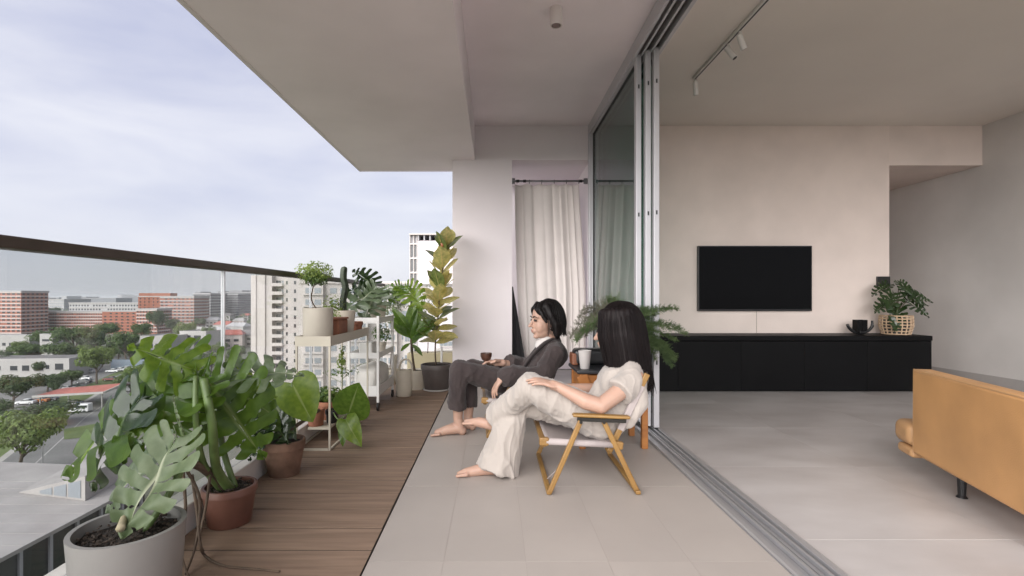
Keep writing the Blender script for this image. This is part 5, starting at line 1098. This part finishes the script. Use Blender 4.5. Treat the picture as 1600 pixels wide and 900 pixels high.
for ax, ay, zz in ((-.262, 3.62, .125), (-.195, 3.75, .10)):
    mb.limb([(ax, ay, zz), (ax + .018, ay, .045), (ax + .03, ay, .036)], [.035, .035, .033]); mb.limb([(ax + .01, ay, .05), (ax - .07, ay - .01, .045), (ax - .145, ay - .02, .026)], [.036, .036, .026])
    for i in range(5): mb.limb([(ax - .13, ay - .055 + .016 * i, .023), (ax - .185 + .009 * i, ay - .062 + .018 * i, .017)], [.0115, .0098 - .0006 * i], 8)
PM(remeshed(mb, .0045, 5), 'body', M_skin, wa)
face_bits(wa, QA, FA, 1.10)
tr_ = MB(); tr_.limb([(.25, 3.74, .345), (.25, 3.90, .345)], [.11, .11]); chain(tr_, [(.24, 3.73, .335), (.0, 3.65, .405), (-.245, 3.56, .485), (-.262, 3.58, .34), (-.268, 3.61, .205)], [.104, .090, .070, .064, .070]); chain(tr_, [(.24, 3.90, .335), (.03, 3.83, .395), (-.165, 3.76, .468), (-.185, 3.755, .33), (-.198, 3.75, .185)], [.104, .090, .070, .064, .070])
PM(remeshed(tr_, .006, 4, disp=folds(.0065, 10, 10, 5)), 'trousers', M_dark, wa)
jk = MB(); jk.limb([(.447, 3.665, .600), (.425, 3.93, .600)], [.066, .066]); jk.limb([(.44, 3.75, .57), (.43, 3.86, .57)], [.112, .112]); jk.limb([(.36, 3.73, .465), (.36, 3.87, .465)], [.112, .112]); jk.limb([(.27, 3.73, .375), (.27, 3.89, .375)], [.120, .120]); jk.limb([(.45, 3.80, .655), (.45, 3.80, .62)], [.066, .075])
chain(jk, [(.447, 3.645, .597), (.345, 3.565, .445), (.225, 3.53, .44), (.115, 3.495, .452)], [.068, .074, .070, .076]); chain(jk, [(.42, 3.95, .597), (.285, 3.885, .455), (.20, 3.82, .48), (.105, 3.74, .507)], [.064, .066, .062, .068])
jk.limb([(.10, 3.491, .452), (.135, 3.50, .452)], [.076, .076])
jk.limb([(.43, 3.78, .62), (.37, 3.78, .53), (.27, 3.79, .42)], [.065, .095, .11])
PM(remeshed(jk, .0055, 12, disp=folds(.0065, 10, 10, 7)), 'jacket', M_dark, wa)
lp_ = MB()
for s, yy in ((-1, 3.70), (1, 3.87)):
    S = spline([(.44, 3.785 + s * .062, .690), (.365, 3.735 + s * .050, .655), (.285, 3.72 + s * .035, .575), (.205, 3.735 + s * .02, .455)], 6); lp_.tube(S, [.018, .02, .022, .024, .026, .027, .028, .028, .028, .028, .027, .026, .025, .024, .022, .02, .018, .015, .01][:len(S)], 10, flat=.35)
P(lp_, 'lapel', mat('lapel_cloth', (.058, .048, .048), .9, bump=.2, bscale=300), wa, smooth=True)
ts = MB(); ts.limb([(.40, 3.775, .672), (.365, 3.77, .635)], [.05, .06]); PM(remeshed(ts, .006, 4), 'undershirt', mat('white_tee', (.55, .52, .50), .9), wa)
ha = MB(); E = lambda p, r: ha.ell(QA(*p), r, FA, 24, 16)
E((-.024, 0, .056), (.114, .100, .104)); E((-.06, 0, .0), (.078, .098, .10)); E((-.078, 0, -.055), (.055, .080, .07))
for y in (-1, 1):
    ha.limb([QA(.048, y * .030, .112), QA(.066, y * .058, .082), QA(.052, y * .080, .040), QA(.028, y * .090, .0)], [.020, .018, .015, .013], 10); ha.limb([QA(.02, y * .07, .10), QA(.0, y * .092, .04), QA(-.035, y * .096, -.02), QA(-.045, y * .092, -.085)], [.03, .026, .03, .022], 10); ha.limb([QA(-.06, y * .085, -.02), QA(-.06, y * .08, -.105)], [.03, .018], 10)
ha.limb([QA(.045, -.03, .118), QA(.070, .0, .104), QA(.080, .035, .080), QA(.066, .062, .05)], [.020, .017, .014, .011], 10)
def strand_disp2(co, n):
    q = FA.transposed() @ (co - hc2); a = math.atan2(q.y, q.x + .03); return .0028 * noise.noise(Vector((a * 8, co.z * 5, 1))) + .002 * noise.noise(Vector((a * 22, co.z * 7, 7)))
PM(remeshed(ha, .0045, 16, disp=strand_disp2), 'hair', M_hair, wa)
sm = MB()
for k in range(240):
    a = hrn.uniform(R(62), R(298)); ca, sa = math.cos(a), math.sin(a); q = hrn.uniform(.98, 1.06); lx_ = -.03 + .100 * ca * q; ly_ = .098 * sa * q; zl = -.090 + hrn.uniform(-.015, .015)
    S = spline([QA(lx_ * .08 - .02, ly_ * .08, .157), QA(lx_ * .55 - .012, ly_ * .55, .140), QA(lx_ * .97, ly_ * .97, .08), QA(lx_ * 1.12, ly_ * 1.1, .0), QA(lx_ * 1.10, ly_ * 1.04, -.06), QA(lx_ * 1.12 + hrn.uniform(-.012, .012), ly_ * 1.06, zl)], 5); sm.tube(S, [.0012] * (len(S) - 1) + [.0004], 4, False)
st_ = P(sm, 'hair_strands', M_hair, wa, smooth=True); st_['kind'] = 'stuff'
P(MB().ell(QA(-.004, .083, -.045), (.006, .004, .006), FA), 'earring', M_alu, wa, smooth=True); P(MB().ell(QA(-.004, -.083, -.045), (.006, .004, .006), FA), 'earring', M_alu, wa, smooth=True)
gp = Vector((-.058, 3.655, .512)); gl = MB().lathe([(.026, 0), (.029, .004), (.014, .02), (.011, .035), (.016, .046), (.033, .062), (.042, .085), (.042, .108), (.039, .108), (.036, .085), (.01, .062)], 24, gp + Vector((0, 0, -.025))).build('goblet', mat('brown_glaze', (.055, .025, .016), .3, var=.4, vscale=14)); autosmooth(gl, 40); tag(gl, 'small dark brown goblet held by the woman in dark grey', 'cup')

# ================================================================== side table, cup, fern
M_ork = mat('orange_wood', (.38, .15, .035), .5, c2=(.28, .10, .022), vscale=8, stretch=(1, 1, 4), bump=.1)
st = empty('side_table', (.78, 3.44, .0065)); tag(st, 'low orange wood side table with black top behind the two women', 'table')
for x0, x1, y0, y1 in ((.56, .60, 3.27, 3.31), (.97, 1.01, 3.27, 3.31), (.56, .60, 3.58, 3.62), (.97, 1.01, 3.58, 3.62)): P(MB().box(x0, x1, y0, y1, .0065, .50), 'leg', M_ork, st, bevel=.004)
P(MB().bar((.575, 3.262, .49), (.70, 3.262, .12), .012, .07, up=(1, 0, 0)), 'side_brace', M_ork, st, bevel=.003)
for y0 in (3.285, 3.60): P(MB().box(.601, .969, y0 - .012, y0 + .012, .41, .49), 'apron', M_ork, st)
for x0 in (.58, .99): P(MB().box(x0 - .012, x0 + .012, 3.311, 3.579, .41, .49), 'apron', M_ork, st)
P(MB().box(.602, .968, 3.31, 3.58, .16, .175), 'lower_shelf', M_blackp, st)
P(MB().box(.54, 1.03, 3.25, 3.64, .5005, .525), 'top', mat('dark_slate', (.035, .036, .04), .35, var=.2, vscale=12), st, bevel=.01)
o = empty('storage_case', (.70, 3.57, .526)); tag(o, 'black rounded case with brown leather end on the side table', 'case'); P(MB().box(.56, .86, 3.48, 3.62, .526, .64), 'shell', M_blackp, o, bevel=.03, seg=4); P(MB().box(.545, .59, 3.485, 3.615, .5265, .61), 'leather_end', mat('brown_leather', (.19, .07, .035), .5), o, bevel=.01)
cu = MB().lathe([(.028, 0), (.030, .002), (.043, .118), (.0445, .122), (.0415, .122), (.040, .116), (.027, .006)], 28, (.605, 3.33, .526)).build('paper_cup', mat('white_paper', (.52, .49, .475), .7)); autosmooth(cu, 40); tag(cu, 'tall white paper cup on the side table', 'cup')
fp = empty('potted_fern', (.88, 3.42, .526)); tag(fp, 'feathery asparagus fern spilling round the head of the woman in cream', 'potted plant')
pot(fp, .88, 3.42, .526, .085, .065, .14, M_dkpot)
def frond(seed, L=1.0):
    r = random.Random(seed); mb = MB(); S = spline([(0, 0, 0), (.10, 0, .34), (.34, 0, .58), (.64, 0, .56), (.92, 0, .36)], 8); mb.tube(S, [.006 - .005 * i / (len(S) - 1) for i in range(len(S))], 4, False)
    for i in range(6, len(S)):
        for k in range(9):
            p = S[i].lerp(S[i-1], r.random()); a = r.uniform(0, 6.28); d = Vector((r.uniform(0, .8), math.cos(a), math.sin(a))).normalized(); l = r.uniform(.06, .26) * (1.2 - .75 * i / len(S)); q = p + d * l
            mb.tube([p, q], [.0022, .001], 3, False)
            for j in range(22):
                c = p.lerp(q, r.uniform(.2, 1)); e = Vector((r.gauss(0, 1), r.gauss(0, 1), r.gauss(0, 1))).normalized() * r.uniform(.014, .040); w = e.cross(Vector((r.random(), r.random(), .3))).normalized() * .0022
                mb.add([c - w, c + w, c + e], [(0, 1, 2)])
    return mb.mesh('frond')
FR = [frond(i) for i in range(4)]; fr = random.Random(6)
L_dry = leafmat('fern_dry', (.22, .215, .16), (.12, .115, .08), .7, .3); L_fl = leafmat('fern_light', (.13, .19, .075), (.07, .115, .04), .6, .35)
for i in range(60):
    a = i / 60 * 6.2832 + fr.uniform(-.15, .15); toward = math.cos(a)
    sL = fr.uniform(.34, .50) * (1.0 if math.sin(a) > -.3 else .6) * (.82 if toward < -.3 else 1); zz = fr.uniform(.75, 1.15) * (1.05 if toward < 0 else .55)
    o = link('frond', FR[i % 4], (L_dry if toward < -.4 and i % 3 else (L_fl if i % 2 else L_fern)), fp, (0, 0, .12), (fr.uniform(-.3, .3), fr.uniform(-.5, .25), a), (sL, sL, sL * zz))

for i in range(10):
    a = fr.uniform(-.7, .75); sL = fr.uniform(.26, .37)
    link('frond', FR[i % 4], L_fl if i % 2 else L_fern, fp, (.04, 0, .10), (fr.uniform(-.3, .3), fr.uniform(.15, .6), a), (sL, sL, sL * .8))

# ================================================================== air
hz_ = MB().box(-6100, 2600, -900, 7600, GZ - 1, 18.0).build('haze', None); tag(hz_, 'thin pale haze over the whole town', kind='stuff')
hm = bpy.data.materials.new('haze_air'); hm.use_nodes = True; hn = hm.node_tree; hn.nodes.clear()
ho = hn.nodes.new('ShaderNodeOutputMaterial'); hv = hn.nodes.new('ShaderNodeVolumePrincipled'); hv.inputs['Color'].default_value = (.93, .945, .97, 1); hv.inputs['Density'].default_value = .00015
hn.links.new(hv.outputs[0], ho.inputs['Volume']); hz_.data.materials.append(hm)
